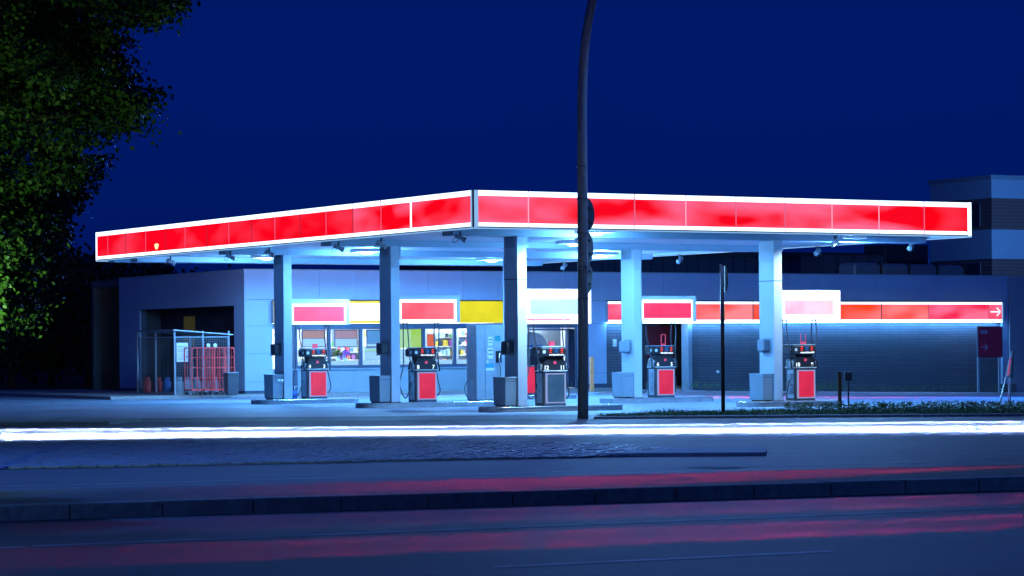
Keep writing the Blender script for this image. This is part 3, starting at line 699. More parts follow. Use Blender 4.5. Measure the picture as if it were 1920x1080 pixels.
# towel dispensers on the columns
td = {'leftmost': 'dark paper towel dispenser on the leftmost column', 'second': 'dark paper towel dispenser on the second column from the left', 'middle': 'dark paper towel dispenser on the middle column beside the steel cabinet',
      'fourth': 'grey paper towel dispenser on the column by pump 6', 'rightmost': 'grey paper towel dispenser on the rightmost column'}
for (w, u, v, ln) in ROW:
    if w == 'rear': continue
    t = thing('towel_dispenser', td[w], 'dispenser', L(u-.005, v+.18, 1.60), TH, 'towel dispensers on the canopy columns')
    part('body', MB().box(-.24, -.012, 0, .34, .0, .34, .03), 'bin_grey' if w in ('fourth', 'rightmost') else 'dark_grey', t)
    part('back_plate', MB().box(-.010, -.001, -.06, .40, -.06, .38), 'steel_grey', t); part('tray', MB().box(-.26, -.02, .02, .32, -.035, -.002), 'frame_dark', t)

# tall stainless cabinet at the end of the second island
ua = onv(889, 700, 7.8)[0]; ub = onv(945, 700, 7.8)[0]
t = thing('dispenser_cabinet', 'tall stainless steel dispenser cabinet with stickers and a nozzle beside the middle column', 'dispenser', L(ua, 7.65, .15), TH)
w = ub-ua; hh = 2.32
part('cabinet', MB().box(.0, w+.15, .0, .62, .03, hh, .012), 'stainless', t); part('plinth', MB().box(.03, w+.1, .03, .58, 0, .029), 'black_plastic', t)
part('seam', MB().box(.30, .308, -.004, -.001, .05, hh-.03), 'frame_dark', t)
s_ = w/56
def sx(px): return (px-889)*s_
def sz(py): return (752-py)*s_*.885
part('notice_plate', MB().box(sx(911), sx(919), -.006, -.002, sz(650), sz(634)), 'paper', t)
part('notice_plate', MB().box(sx(909.5), sx(920), -.006, -.002, sz(674), sz(654)), 'paper', t)
part('logo_plate', MB().box(sx(924), sx(934), -.006, -.002, sz(642), sz(632)), mat('teal', (.02, .3, .32), .5), t)
part('notice_lines', MB().add([], []).box(sx(912), sx(918), -.008, -.0065, sz(640), sz(638)).box(sx(912), sx(918), -.008, -.0065, sz(645), sz(643.5)).box(sx(911), sx(919), -.008, -.0065, sz(660), sz(658)).box(sx(911), sx(919), -.008, -.0065, sz(667), sz(665)), 'frame_dark', t)
part('round_sticker', MB().cyl((sx(909.5), -.008, sz(680)), .045, .006, 18, 'y'), 'white_plastic', t)
part('hazard_plate', MB().box(sx(906), sx(922), -.006, -.002, sz(695), sz(683)), mat('sky_blue', (.05, .35, .7), .5), t)
part('hazard_text', MB().box(sx(906), sx(922), -.007, -.0022, sz(696), sz(691)), 'paper', t)
n_ = part('nozzle_recess', MB().box(sx(925), sx(936), -.012, -.002, sz(682), sz(660)), 'black_plastic', t)
part('nozzle', MB().tube([(sx(931), -.05, sz(664)), (sx(930), -.06, sz(672)), (sx(931), -.05, sz(684))], .022, 8), 'chrome', t)
part('hose', MB().tube(smooth_path([(sx(931), -.05, sz(684)), (sx(932), -.07, sz(700)), (sx(928), -.08, sz(718)), (sx(926), -.05, sz(735))]), .013, 6), 'rubber', t)
part('hose', MB().tube(smooth_path([(0, .1, sz(709)), (-.25, .05, sz(713)), (-.40, .02, sz(726)), (-.36, .02, sz(740)), (-.18, .04, sz(750)), (0, .1, sz(751))]), .012, 6), 'rubber', t)
part('hose', MB().tube([(w+.1, -.05, hh-.05), (w+.12, -.06, 1.4), (w+.16, -.05, .7)], .015, 6), 'rubber', t)

# ================================================================ SHOP BUILDING
VS = 28.2; UC = 4.5; ZR = 4.72
sh = thing('shop_building', 'long flat-roofed shop building of pale panels and dark brick behind the pumps', 'building', L(0, 0), TH)
def fu(px, v=VS): return onv(px, 600, v)[0]
def fz(px, py, v=VS): return onv(px, py, v)[1]
zf = 3.62                                                # underside of the top fascia (joint line)
zsb, zst = 2.74, 3.58                                    # sign band
UE = fu(1890); UEND = 62
# fascia panels with open joints
fx = MB(); u = UC; step = 1.55
while u < UE-.05:
    b_ = min(u+step, UE); fx.box(u+.004, b_-.004, VS, VS+.06, zf+.01, ZR, .003); u = b_
part('fascia', fx, 'white_panel', sh)
part('fascia_backing', MB().box(UC+.02, UE, VS+.062, VS+.2, zf, ZR-.01), 'frame_dark', sh)
part('coping', MB().box(UC-.02, UE, VS-.02, VS+.3, ZR+.002, ZR+.05), 'steel_grey', sh)
# left pier, four stacked panels
px = [(558, 610), (610, 663), (663, 717), (717, 735.5)]
ua, ub = UC, fu(511); pm = MB()
for a, b in ((3.62, 2.64), (2.64, 1.60), (1.60, .56), (.56, .22)): pm.box(ua+.003, ub, VS, VS+.05, b+.006, a-.004, .003)
part('pier', pm, 'white_panel', sh); part('pier_core', MB().box(ua+.02, ub-.01, VS+.052, VS+.5, .13, 3.6), 'frame_dark', sh)
# window wall
wx = [618, 677.5, 737, 795.5, 853.5, 911]
uw0, uw1 = fu(549), fu(984)
zw0, zw1 = fz(760, 683.5), fz(760, 617)
zs = fz(760, 690)
part('window_sill', MB().box(fu(511), uw1, VS-.06, VS+.2, zs-.03, zs+.02), 'steel_grey', sh)
part('lower_wall', MB().box(fu(511), uw1, VS+.05, VS+.25, .12, zs-.032), M['white_panel'] and mat('lower_panel', (.30, .38, .45), .6, var=.1, scale=1.2), sh)
part('window_header', MB().box(fu(511), fu(1083), VS+.02, VS+.2, zw1+.02, 2.72), 'frame_dark', sh)
wf = MB(); edges = [553]+wx
wf.box(fu(549), fu(986), VS+.04, VS+.16, zs+.02, zw0).box(fu(549), fu(986), VS+.04, VS+.16, zw1, zw1+.02)
wf.box(fu(549), fu(558), VS+.03, VS+.16, .15, zw1)
for m_ in wx: wf.box(fu(m_-2.6), fu(m_+2.6), VS+.03, VS+.16, zw0, zw1)
wf.box(fu(984)-.05, fu(986), VS+.03, VS+.16, zw0, zw1)
part('window_frame', wf, 'frame_dark', sh)
e_ = [556]+wx+[984]
for i in range(len(e_)-1):
    part('window_pane', MB().box(fu(e_[i]+2), fu(e_[i+1]-2), VS+.09, VS+.1, zw0, zw1), 'glass', sh)
part('window_pane', MB().box(fu(511)+.02, fu(549)-.02, VS+.09, VS+.1, .5, zw1), 'glass', sh)
# entrance
ud0, ud1 = fu(986), fu(1083)
en = part('entrance', MB().box(ud0, ud0+.08, VS+.03, VS+.16, .13, zw1).box(ud1-.5, ud1-.42, VS+.03, VS+.16, .13, zw1).box(ud0+.08, ud1-.5, VS+.03, VS+.16, zw1-.08, zw1).box(ud1-.07, ud1-.02, VS+.0, VS+.16, .13, 2.7), 'frame_dark', sh)
part('glass_door', MB().box(ud0+.09, ud1-.51, VS+.09, VS+.10, .16, zw1-.09), 'glass', en)
part('door_handle', MB().tube([(ud0+1.1, VS+.02, .9), (ud0+1.1, VS+.02, 1.5)], .015, 8), 'chrome', en)
part('side_light', MB().box(ud1-.41, ud1-.08, VS+.09, VS+.1, .16, zw1), 'glass_dark', en)
part('jamb_trim', MB().box(ud1-.018, ud1+.06, VS-.02, VS+.16, .13, 2.7), 'white_panel', sh)
# pale pier right of the entrance
pm = MB()
for a, b in ((3.62, 2.70), (2.70, .72), (.72, .28)): pm.box(fu(1086), fu(1137), VS, VS+.05, b+.006, a-.004, .003)
part('pier', pm, 'white_panel', sh)
part('pier_core', MB().box(fu(1085)+.08, fu(1137)-.01, VS+.052, VS+.4, -.2, 3.6), 'frame_dark', sh)
# dark brick wall with a doorway in it
za = -.7
part('brick_wall', MB().box(fu(1137)+.002, fu(1203), VS+.10, VS+.4, za, zsb+.02), 'brick', sh)
part('brick_wall', MB().box(fu(1297), UE-.35, VS+.10, VS+.4, za, zsb+.02), 'brick', sh)
part('upper_wall', MB().box(fu(1137)+.01, UE-.01, VS+.12, VS+.4, zsb+.025, zf-.002), 'frame_dark', sh)
part('pilaster', MB().box(fu(1290), fu(1297)-.003, VS-.02, VS+.5, za, zsb), 'steel_grey', sh)
dr = part('doorway', MB().box(fu(1203)+.002, fu(1290), VS+2.2, VS+2.3, za, zsb).box(fu(1203)+.002, fu(1203)+.05, VS+.41, VS+2.2, za, zsb), 'dark_grey', sh)
part('posted_sheet', MB().box(fu(1215, VS+2.1), fu(1262, VS+2.1), VS+2.16, VS+2.19, 1.2, 2.6), M['red_dark'], dr)
part('wall_lamp', MB().box(fu(1151), fu(1157), VS+.04, VS+.098, fz(1154, 650), fz(1154, 636), .01), 'white_plastic', sh)
part('wall_fixture', MB().cyl((fu(1347), VS+.03, fz(1347, 697)), .06, .07, 12, 'y'), 'white_plastic', sh)
# right end pier and plain wing
part('end_pier', MB().box(UE-.345, UE-.01, VS-.02, VS+.4, za, zf-.002), 'white_panel', sh)
wing = MB(); 
for a, b in ((ZR, zf), (zf, 2.3), (2.3, 1.0), (1.0, -.45)):
    u = UE
    while u < UE+12: wing.box(u+.004, u+2.996, VS-.1, VS-.05, b+.006, a-.004, .003); u += 3
part('wing_panels', wing, mat('wing_panel', (.30, .36, .46), .5, var=.05), sh)
part('wing_wall', MB().box(UE, UE+12, VS-.048, VS+.4, -.9, ZR-.01), 'frame_dark', sh)
part('base_kerb', MB().box(fu(1300), UE-.4, VS-1.0, VS-.85, -.7, -.0), 'kerb_dark', sh)
# roof, rear and inside of the shop
part('roof', MB().box(UC+.1, UE+12, VS+.21, VS+16, ZR-.3, ZR-.02), 'roof', sh)
part('rear_wall', MB().box(UC+.1, UE+12, VS+15.8, VS+16, -.9, ZR-.31), 'dark_grey', sh)
part('shop_floor', MB().box(fu(511), fu(1083)+.5, VS+.26, VS+7, .10, .14), 'interior_floor', sh)
part('shop_ceiling', MB().box(fu(511), fu(1083)+.5, VS+.21, VS+7, 3.0, 3.05), 'interior_white', sh)
part('shop_back_wall', MB().box(fu(511), fu(1083)+.5, VS+7, VS+7.1, .10, 3.0), mat('shop_back', (.78, .77, .75), .7, var=.2, scale=2), sh)
part('shop_side_wall', MB().box(fu(511)-.1, fu(511), VS+.5, VS+7, .10, 3.0), 'interior_white', sh)
part('shop_side_wall', MB().box(fu(1083)+.5, fu(1083)+.6, VS+.26, VS+7, .10, 3.0), 'interior_white', sh)
sc_ = MB()
for k in range(6):
    for v_ in (1.2, 3.4, 5.6): sc_.box(fu(511)+1+k*2.6, fu(511)+2.4+k*2.6, VS+v_, VS+v_+.35, 2.96, 2.998)
part('ceiling_lights', sc_, 'ceiling_panel', sh)
# left wing wall along EL, with the deep opening
def lw(px, py=600): return onu(px, py, UC)
Vend = lw(223.6)[0]; va = lw(439)[0]; vb = lw(262)[0]
pm = MB()
pm.box(UC, UC+.06, VS+.002, Vend, 3.42, ZR, .003)
pm.box(UC, UC+.06, VS+.002, va, .22, 3.415, .003).box(UC, UC+.06, vb+.0, Vend, .22, 3.415, .003)
part('side_wall', pm, 'white_panel', sh)
part('side_wall_core', MB().box(UC+.062, UC+.3, VS+.5, va, .12, ZR-.02).box(UC+.062, UC+.3, vb, Vend, .12, ZR-.02).box(UC+.062, UC+.3, va, vb, 3.43, ZR-.02), 'frame_dark', sh)
part('side_wall_seams', MB().box(UC-.003, UC-.001, va+.0, va+.012, .22, 3.42).box(UC-.003, UC-.001, VS+1.2, Vend, 3.405, 3.418), 'frame_dark', sh)
part('recess_back', MB().box(UC+.92, UC+.98, VS+.6, vb+.6, .1, 3.5), mat('recess', (.03, .035, .05), .7, var=.2), sh)  # shade of a deeper recess put into the dark colour
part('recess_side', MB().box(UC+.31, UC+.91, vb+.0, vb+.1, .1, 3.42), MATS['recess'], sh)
part('recess_window', MB().box(UC+.89, UC+.915, lw(342)[0]+.9, lw(322)[0]+.9, 1.9, 3.1), 'dim_yellow_window', sh)
part('coping', MB().box(UC-.03, UC+.3, VS+.302, Vend, ZR+.002, ZR+.05), 'steel_grey', sh)
# lit sign band on the shop: yellow part
def lit_panel(p0, p1, m, label, frame='yellow_dim', v=VS, b=zsb, tt=zst, fr=.05):
    ua, ub = fu(p0, v-.12), fu(p1, v-.12)
    t = thing('shop_sign', label, 'sign', L(ua, v-.22, b), TH, 'lit sign panels on the shop front')
    w, h = ub-ua, tt-b
    part('sign_box', MB().box(0, w, .02, .215, 0, h), 'steel_grey' if frame != 'yellow_dim' else mat('ochre', (.3, .2, .01), .6), t)
    part('sign_face', MB().box(.01, w-.01, 0, .018, fr, h-fr), m, t)
    if frame == 'tube_white': part('added_underglow', MB().box(.03, w-.03, .03, .17, -.03, -.002), 'strip_glow', t)  # strip added under the sign, its glow washing the brick top
    part('sign_edge', MB().box(0, w, -.004, .018, 0, fr-.003).box(0, w, -.004, .018, h-fr+.003, h), frame, t)
    return t
lit_panel(511, 600, 'yellow_lit', 'narrow end of the yellow lit sign beside the pale pier', 'yellow_lit')
lit_panel(600.5, 735, 'yellow_white', 'glaring cream-white part of the yellow shop sign, left of the second column', 'yellow_lit', fr=.085)
lit_panel(735.5, 984, 'yellow_lit', 'plain yellow lit shop sign between pump sign 8 and the middle column', 'yellow_lit')
bands = [(1138, 1240, 'band_rose', 'first red lit shop panel, right of the pale pier'), (1240.4, 1409, 'band_coral', 'coral red lit shop panel behind the thin post'), (1410.5, 1513, 'band_orange', 'orange lit shop panel behind the rightmost column'),
         (1513.4, 1650, 'band_orange', 'orange-red lit shop panel right of the pump 10 sign'), (1651.5, 1738.5, 'band_coral', 'coral lit shop panel, second before the arrow'), (1739.2, 1851, 'band_rose', 'long rose red lit shop panel just left of the arrow')]
for (a, b, m, lb) in bands: lit_panel(a, b, m, lb, 'tube_white', fr=.10)
t = lit_panel(1851.5, 1878, 'band_rose', 'short red lit end panel with a white arrow pointing right', 'tube_white', fr=.10)
s0 = fu(1851.5, VS-.12); s1 = fu(1878, VS-.12); w = s1-s0
part('end_frame', MB().box(w-.07, w+.0, -.006, .018, .0, zst-zsb), 'tube_pale', t)
def arrow(x0, x1, zc, th, hd, y):
    return MB().box(x0, x1-.02, y, y+.004, zc-th/2, zc+th/2).vprism([(x1-hd, zc+hd+th*.5), (x1-hd-th*.9, zc+hd), (x1-th*.9, zc), (x1-hd-th*.9, zc-hd), (x1-hd, zc-hd-th*.5), (x1+th*.3, zc)], y-.003, y+.001)
part('arrow', arrow(.09, w-.16, .42, .05, .17, -.012), 'tube_frame', t)

# pavement round the shop
part_ = struct('shop_pavement', MB().prism([tuple(L(a, b)[:2]) for a, b in ((-1.2, VS-1.0), (fu(1137), VS-1.0), (fu(1137), VS+.06), (UC+.0, VS+.06), (UC+0, Vend+4), (-1.2, Vend+4))], -.02, .12), M['kerb_stone'])

# posters and screens behind the glass, given their own glow to look bright
def poster(p0, p1, y0, y1, bands_, label, v=VS+.22, cat='poster', fr='frame_dark'):
    ua, ub = fu(p0, v), fu(p1, v); zb, zt = onv((p0+p1)/2, y1, v)[1], onv((p0+p1)/2, y0, v)[1]
    t = thing('poster', label, cat, L(ua, v, zb), TH, 'posters behind the shop window')
    w, h = ub-ua, zt-zb
    part('frame', MB().box(-.03, w+.03, .0, .03, -.03, h+.03, .006), fr, t)
    for (a, b, c, d, m) in bands_: part('printed_area', MB().box(w*a+.01, w*b-.01, -.006, -.001, h*c+.01, h*d-.01), m, t)
    return t
poster(567, 609, 619.5, 650, [(0, 1, .5, 1, 'poster_orange'), (0, 1, 0, .5, 'poster_white')], 'orange over white poster in the first shop window, behind pump 4')
poster(628, 669, 619.5, 650, [(0, 1, .5, 1, 'poster_rose'), (0, 1, 0, .5, 'poster_white')], 'rose over white poster in the second shop window')
poster(688, 728, 619.5, 650, [(0, 1, .2, 1, 'poster_blue'), (0, 1, 0, .2, 'poster_white')], 'pale blue poster cut off by the second column')
poster(742, 789, 618.5, 651, [(0, .62, 0, 1, 'poster_limepale'), (.62, 1, 0, 1, 'poster_lime')], 'lime green poster in the window behind pump 8', fr=M['poster_lime'])
poster(800, 815, 626, 650, [(0, 1, 0, 1, 'poster_red')], 'small orange-red price poster beside the right hose of pump 8', fr='paper')
poster(684, 712, 654, 674, [(0, 1, .75, 1, 'poster_limepale'), (0, 1, 0, .7, 'poster_white')], 'pale notice with a lime stripe below the blue poster', fr='paper')
poster(748, 774, 655, 674, [(0, 1, 0, 1, 'poster_white')], 'plain white notice under the lime green poster', fr='paper')
t = thing('window_shelf', 'long white display shelf along the foot of the shop windows', 'shelf', L(fu(556), VS+.3, .14), TH)
part('shelf_top', MB().box(0, fu(984)-fu(556)-.1, 0, .5, zw0+.0-.14, zw0+.16-.14), M['poster_white'], t); part('shelf_side', MB().box(0, fu(984)-fu(556)-.1, .02, .48, 0, zw0-.142), 'interior_white', t)  # shelf top glows on its own, brightness put into its colour
# shelves with goods
goods = []
cols_ = [(.7, .08, .06), (.75, .5, .05), (.08, .2, .6), (.1, .45, .15), (.75, .75, .72), (.35, .12, .4), (.04, .05, .08), (.8, .3, .1), (.5, .7, .8), (.3, .15, .08)]
gk = 0
def shelf_unit(u, v, w, label, lv=(.55, .95, 1.35, 1.75, 2.1)):
    global gk
    t = thing('goods_shelf', label, 'shelf', L(u, v, .14), TH, 'goods shelves in the shop')
    part('back_board', MB().box(0, w, .38, .40, 0, 2.5), 'interior_white', t)
    for s in (0, w-.03): part('upright', MB().box(s, s+.03, 0, .38, 0, 2.5), 'steel_grey', t)
    for z in lv: part('shelf_board', MB().box(.032, w-.032, 0, .38, z-.03, z), 'white_plastic', t)
    for z in lv[1:]:
        x = .06
        while x < w-.16:
            k = random.randrange(len(cols_)); bottle = random.random() < .55
            ww = random.uniform(.07, .09) if bottle else random.uniform(.10, .17); h = random.uniform(.18, .3) if bottle else random.uniform(.12, .26)
            key = ('b' if bottle else 'c', k)
            if key not in GM:
                cm = mat('goods_%d' % k, cols_[k], .4, var=.25, scale=9)
                GM[key] = (MB().cyl((0, 0, 0), .04, 1, 10, prof=[(.038, 0), (.04, .05), (.04, .62), (.016, .80), (.016, 1)]) if bottle else MB().box(-.5, .5, -.5, .5, 0, 1, .03)).mesh('bottle' if bottle else 'carton', cm)
            o = link('bottle' if bottle else 'carton', GM[key]); gk += 1
            p = L(u+x+ww/2, v+.12, .14+z); o.location = p; o.rotation_euler = (0, 0, TH)
            o.scale = (1, 1, h) if bottle else (ww, .14, h)
            if bottle: tag(o, 'small coloured bottle among others on a shop shelf', 'bottle', 'bottles on the shop shelves')
            else: tag(o, 'small coloured carton among others on a shop shelf', 'carton', 'cartons on the shop shelves')
            x += ww+random.uniform(.01, .05)
GM = {}
shelf_unit(fu(800, VS+2.5), VS+2.5, 2.3, 'goods shelf full of bottles behind the window right of pump 8', (.55, .95, 1.35, 1.7, 2.05))
shelf_unit(fu(858, VS+1.8), VS+1.8, 2.0, 'goods shelf beside the steel cabinet, crowded with small packs')
shelf_unit(fu(622, VS+3), VS+3, 2.4, 'low goods shelf behind the rose and white poster', (.5, .9, 1.2, 1.5))
shelf_unit(fu(562, VS+2.6), VS+2.6, 1.6, 'goods shelf behind pump 4 at the left end of the shop', (.5, .9, 1.3, 1.7))
shelf_unit(fu(682, VS+2.6), VS+2.6, 1.6, 'goods shelf half hidden by the second column')
# bouquets
for (px_, m_, lb) in ((633, 'leaf', 'round green potted plant in the second shop window'), (647, None, 'bunch of violet flowers in the second shop window')):
    t = thing('potted_plant', lb, 'plant', L(fu(px_, VS+.6), VS+.6, zw0+.16), TH)
    part('pot', MB().cyl((0, 0, 0), .1, .12, 14, prof=[(.07, 0), (.1, .12)]), 'white_plastic', t)
    cb = MB()
    for k in range(260):
        a, b_ = random.uniform(0, 2*pi), random.uniform(-.3, 1.5); r_ = random.uniform(.12, .19)
        q = Vector((cos(a)*cos(b_)*r_, sin(a)*cos(b_)*r_, .24+sin(b_)*r_))
        d1 = Vector((random.uniform(-1, 1), random.uniform(-1, 1), random.uniform(-1, 1)))*.045; d2 = Vector((random.uniform(-1, 1), random.uniform(-1, 1), random.uniform(-1, 1)))*.045
        cb.add([q-d1, q+d2, q+d1], [(0, 1, 2)])
    part('foliage', cb, M['leaf'] if m_ else mat('violet', (.3, .12, .65), .6), t)

# ================================================================ GAS CAGE AND ROLL CONTAINERS
cg = gnd(328, 741, .12); cu, cv = uv(cg); cu_r = onv(429, 700, cv)[0]
t = thing('gas_cage', 'galvanised mesh cage with a sloping roof holding gas bottles, in the dark recess', 'cage', L(cu, cv, .12), TH)
w = cu_r-cu; dd = 3.6; hh = 2.34
for (a, b) in ((0, 0), (w*.52, 0), (w, 0), (0, dd), (w, dd), (0, dd*.5)):
    part('post', MB().box(a-.03, a+.03, b-.03, b+.03, 0, hh), 'steel_grey', t)
part('rail', MB().box(.03, w-.03, -.02, .02, hh-.24, hh-.20).box(.03, w-.03, -.02, .02, .05, .09).box(-.02, .02, .03, dd, hh-.24, hh-.2).box(-.02, .02, .03, dd, .05, .09), 'steel_grey', t)
part('sloping_roof', MB().add([(-.12, -.2, hh+.02), (w+.1, -.2, hh-.16), (w+.1, dd+.2, hh-.16), (-.12, dd+.2, hh+.02), (-.12, -.2, hh+.06), (w+.1, -.2, hh-.12), (w+.1, dd+.2, hh-.12), (-.12, dd+.2, hh+.06)], [(3, 2, 1, 0), (4, 5, 6, 7), (0, 1, 5, 4), (1, 2, 6, 5), (2, 3, 7, 6), (3, 0, 4, 7)]), 'stainless', t)
mm = MB(); x = .06
while x < w-.05: mm.box(x, x+.006, -.006, .006, .09, hh-.24); x += .075
z = .14
while z < hh-.25: mm.box(.03, w-.03, -.008, -.002, z, z+.006); z += .09
part('front_mesh', mm, 'steel_grey', t)
mm = MB(); y = .1
while y < dd: mm.box(-.006, .006, y, y+.006, .09, hh-.24); y += .12
z = .14
while z < hh-.25: mm.box(-.008, -.002, .03, dd, z, z+.006); z += .12
part('side_mesh', mm, 'dark_grey', t)
part('base', MB().box(0, w, 0, dd, .002, .03), 'concrete_plain', t)
n_ = thing('notice_sheet', 'white notice sheet fixed to the front of the gas cage', 'notice', L(cu+.06, cv-.03, 1.33), TH)
part('sheet', MB().box(0, .46, -.006, 0, 0, .70), 'paper', n_); part('printed_lines', MB().box(.05, .41, -.009, -.0065, .55, .58).box(.05, .41, -.009, -.0065, .45, .462).box(.05, .36, -.009, -.0065, .38, .392).box(.05, .38, -.009, -.0065, .1, .112), 'steel_grey', n_)
def gas(u, v, m, label, first={}):
    if m in first: return dup(first[m], label, L(u, v, .152), TH)
    g = thing('gas_bottle', label, 'gas bottle', L(u, v, .152), TH, 'gas bottles in and beside the cage')
    part('bottle', MB().cyl((0, 0, 0), .15, .5, 20, prof=[(.13, 0), (.155, .03), (.155, .38), (.13, .46), (.06, .5)]), m, g, True)
    part('collar', MB().cyl((0, 0, .49), .1, .1, 16, prof=[(.10, 0), (.10, .12), (.085, .12), (.085, .0)]), m, g); part('valve', MB().cyl((0, 0, .5), .02, .07, 8).cyl((0, -.03, .56), .015, .06, 8, 'y'), 'chrome', g)
    first[m] = g; return g
gl_ = [(.30, .3, 'steel_grey', 'grey gas bottle behind the mesh under the notice sheet'), (.62, .35, 'steel_grey', 'grey gas bottle second from the left post in the cage'), (1.0, .3, 'steel_grey', 'grey gas bottle behind the red roll container'), (1.35, .4, 'steel_grey', 'grey gas bottle at the middle post of the cage'), (1.7, .3, 'steel_grey', 'grey gas bottle at the right end of the cage'),
       (.25, 1.3, 'blue_paint', 'blue gas bottle deeper in the cage'), (.22, 2.1, 'red_paint', 'brightest red gas bottle in the left side of the cage'), (.22, 3.2, 'red_paint', 'dim red gas bottle farthest left in the cage')]
for (a, b, m, lb) in gl_: gas(cu+a, cv+b, m, lb)
def roll(u, v, label, first=None, rz=TH):
    if first: return dup(first, label, L(u, v, .12), rz)
    t = thing('roll_container', label, 'roll cage', L(u, v, .12), rz, 'red roll containers by the gas cage')
    w, d, h = .80, .68, 1.72; r = .02
    part('base_frame', MB().box(0, w, 0, .05, .16, .22).box(0, w, d-.05, d, .16, .22).box(0, .05, .05, d-.05, .16, .22).box(w-.05, w, .05, d-.05, .16, .22), 'red_paint', t)
    for x in (0, w):
        part('side_frame', MB().tube(smooth_path([(x, 0, .2), (x, 0, h-.15), (x, .04, h-.03), (x, .14, h), (x, d-.14, h), (x, d-.04, h-.03), (x, d, h-.15), (x, d, .2)], 4), r, 6).tube([(x, 0, .6), (x, d, .6)], .01, 5).tube([(x, 0, 1.0), (x, d, 1.0)], .01, 5).tube([(x, 0, 1.4), (x, d, 1.4)], .01, 5).tube([(x, d*.33, .2), (x, d*.33, h)], .01, 5).tube([(x, d*.66, .2), (x, d*.66, h)], .01, 5), 'red_paint', t)
    bk = MB().tube(smooth_path([(0, 0, .2), (0, 0, h-.15), (.04, 0, h-.03), (.14, 0, h), (w-.14, 0, h), (w-.04, 0, h-.03), (w, 0, h-.15), (w, 0, .2)], 4), r*1.2, 6)
    for k in (1, 2, 3): bk.tube([(w*k/4, 0, .2), (w*k/4, 0, h)], .013, 5)
    for z in (.62, 1.0, 1.36): bk.tube([(0, 0, z), (w, 0, z)], .013, 5)
    part('front_grid', bk, 'red_paint', t)
    for (x, y) in ((.07, .07), (w-.07, .07), (.07, d-.07), (w-.07, d-.07)):
        c = part('castor', MB().cyl((x-.015, y, .06), .06, .03, 12, 'x'), 'rubber', t); part('castor_fork', MB().box(x-.025, x+.025, y-.02, y+.02, .10, .16), 'chrome', c)
    return t
ru = onv(355, 700, cv-.5)[0]
r0 = roll(ru, cv-.75, 'red roll container in front of the cage mesh, left of the other two'); roll(ru+.42, cv-.95, 'red roll container nested in the middle of the three', r0); roll(ru+1.0, cv-.45, 'red roll container partly behind the dark bin by the wall', r0)
t = thing('castor_pair', 'pair of white upturned castor wheels on top of the red roll containers', 'wheels', L(ru+.85, cv-.3, 1.85), TH)
part('wheel', MB().cyl((0, 0, .08), .075, .04, 18, 'y'), 'white_plastic', t); part('wheel', MB().cyl((.27, 0, .08), .075, .04, 18, 'y'), 'white_plastic', t); part('axle', MB().box(-.05, .32, .0, .04, -.02, .01), 'dark_grey', t)
p_ = gnd(428, 741, .12); u, v = uv(p_)
t = bin_(u, v, .42, .4, .8, 'dark_grey', 'dark bin standing against the pale pier beside the red roll containers'); t.location = L(u, v, .12); del t['group']
# fly items left of pump 4: bucket with brush
p_ = L(onv(552, 740, 15.4)[0], 15.5, .15)
t = thing('wash_bucket', 'blue wash bucket between the leftmost column and pump 4', 'bucket', p_, TH)
part('bucket', MB().cyl((0, 0, 0), .15, .28, 18, prof=[(.12, 0), (.16, .28), (.15, .28), (.11, .02)]), 'blue_paint', t, True); part('squeegee', MB().tube([(-.02, 0, .05), (.1, .05, .42)], .012, 6).box(.02, .2, .03, .07, .40, .43), 'chrome', t)

# ================================================================ FOREGROUND POSTS
b_ = gnd(1093, 785); Y = b_.y
t = thing('lamp_post', 'tall dark street lamp post curving to the right above the canopy', 'lamp post', (b_.x, Y, 0))
pts = [(0, 0, 0)]
for (px_, py_) in ((1093.5, 640), (1092.6, 480), (1091.8, 300), (1091.3, 200), (1093.5, 130), (1098.5, 70), (1106.5, 20), (1115, -15), (1130, -60), (1158, -110), (1205, -150), (1260, -170), (1300, -176)):
    q = at(px_, py_, Y); pts.append((q.x-b_.x, 0, q.z))
pp = smooth_path(pts, 5); pm = MB()
pm.tube(pp, .135, 20, .085); part('pole', pm, 'pole_steel', t, True)
e_ = pts[-1]
hd = part('lamp_head', MB().box(e_[0]-.1, e_[0]+.75, -.16, .16, e_[2]-.06, e_[2]+.1, .05), 'dark_grey', t)
part('lamp_glass', MB().box(e_[0]+.05, e_[0]+.65, -.12, .12, e_[2]-.09, e_[2]-.061), 'lens', hd)
part('base_door', MB().box(-.06, .06, -.142, -.12, .5, 1.0), 'pole_steel', t)
for z_ in (2.95, 3.72, 4.55, 5.4, 6.2): part('clamp_band', MB().cyl((at(1092.6, 480, Y).x-b_.x, 0, z_), .142, .03, 18), 'dark_grey', t)
for (px_, py_, ry, rz_, a, lb) in ((1099, 402, 31.5, 16.5, 0, 'upper'), (1098.5, 464, 33, 14.5, 0, 'middle'), (1098, 521, 31, 14, 0, 'lower')):
    c = at(px_, py_, Y+.2); R = ry*Y/F; turn = math.acos(min(1, rz_*Y/F/R))
    s = thing('round_road_sign', 'round road sign seen from behind, %s of the three on the lamp post' % lb, 'road sign', c, turn, 'round signs on the lamp post')
    part('disc', MB().cyl((0, -.012, 0), R, .024, 36, 'y', prof=[(R-.02, 0), (R, .006), (R, .02), (R-.015, .03)]), 'signal_green', s)
    part('stiffener', MB().box(-R*.7, R*.7, -.04, -.013, R*.35, R*.41).box(-R*.7, R*.7, -.04, -.013, -R*.41, -R*.35), 'dark_grey', s)
    part('bracket', MB().box(-.03, .03, -.14, -.04, R*.33, R*.43).box(-.03, .03, -.14, -.04, -R*.43, -R*.33), 'dark_grey', s)
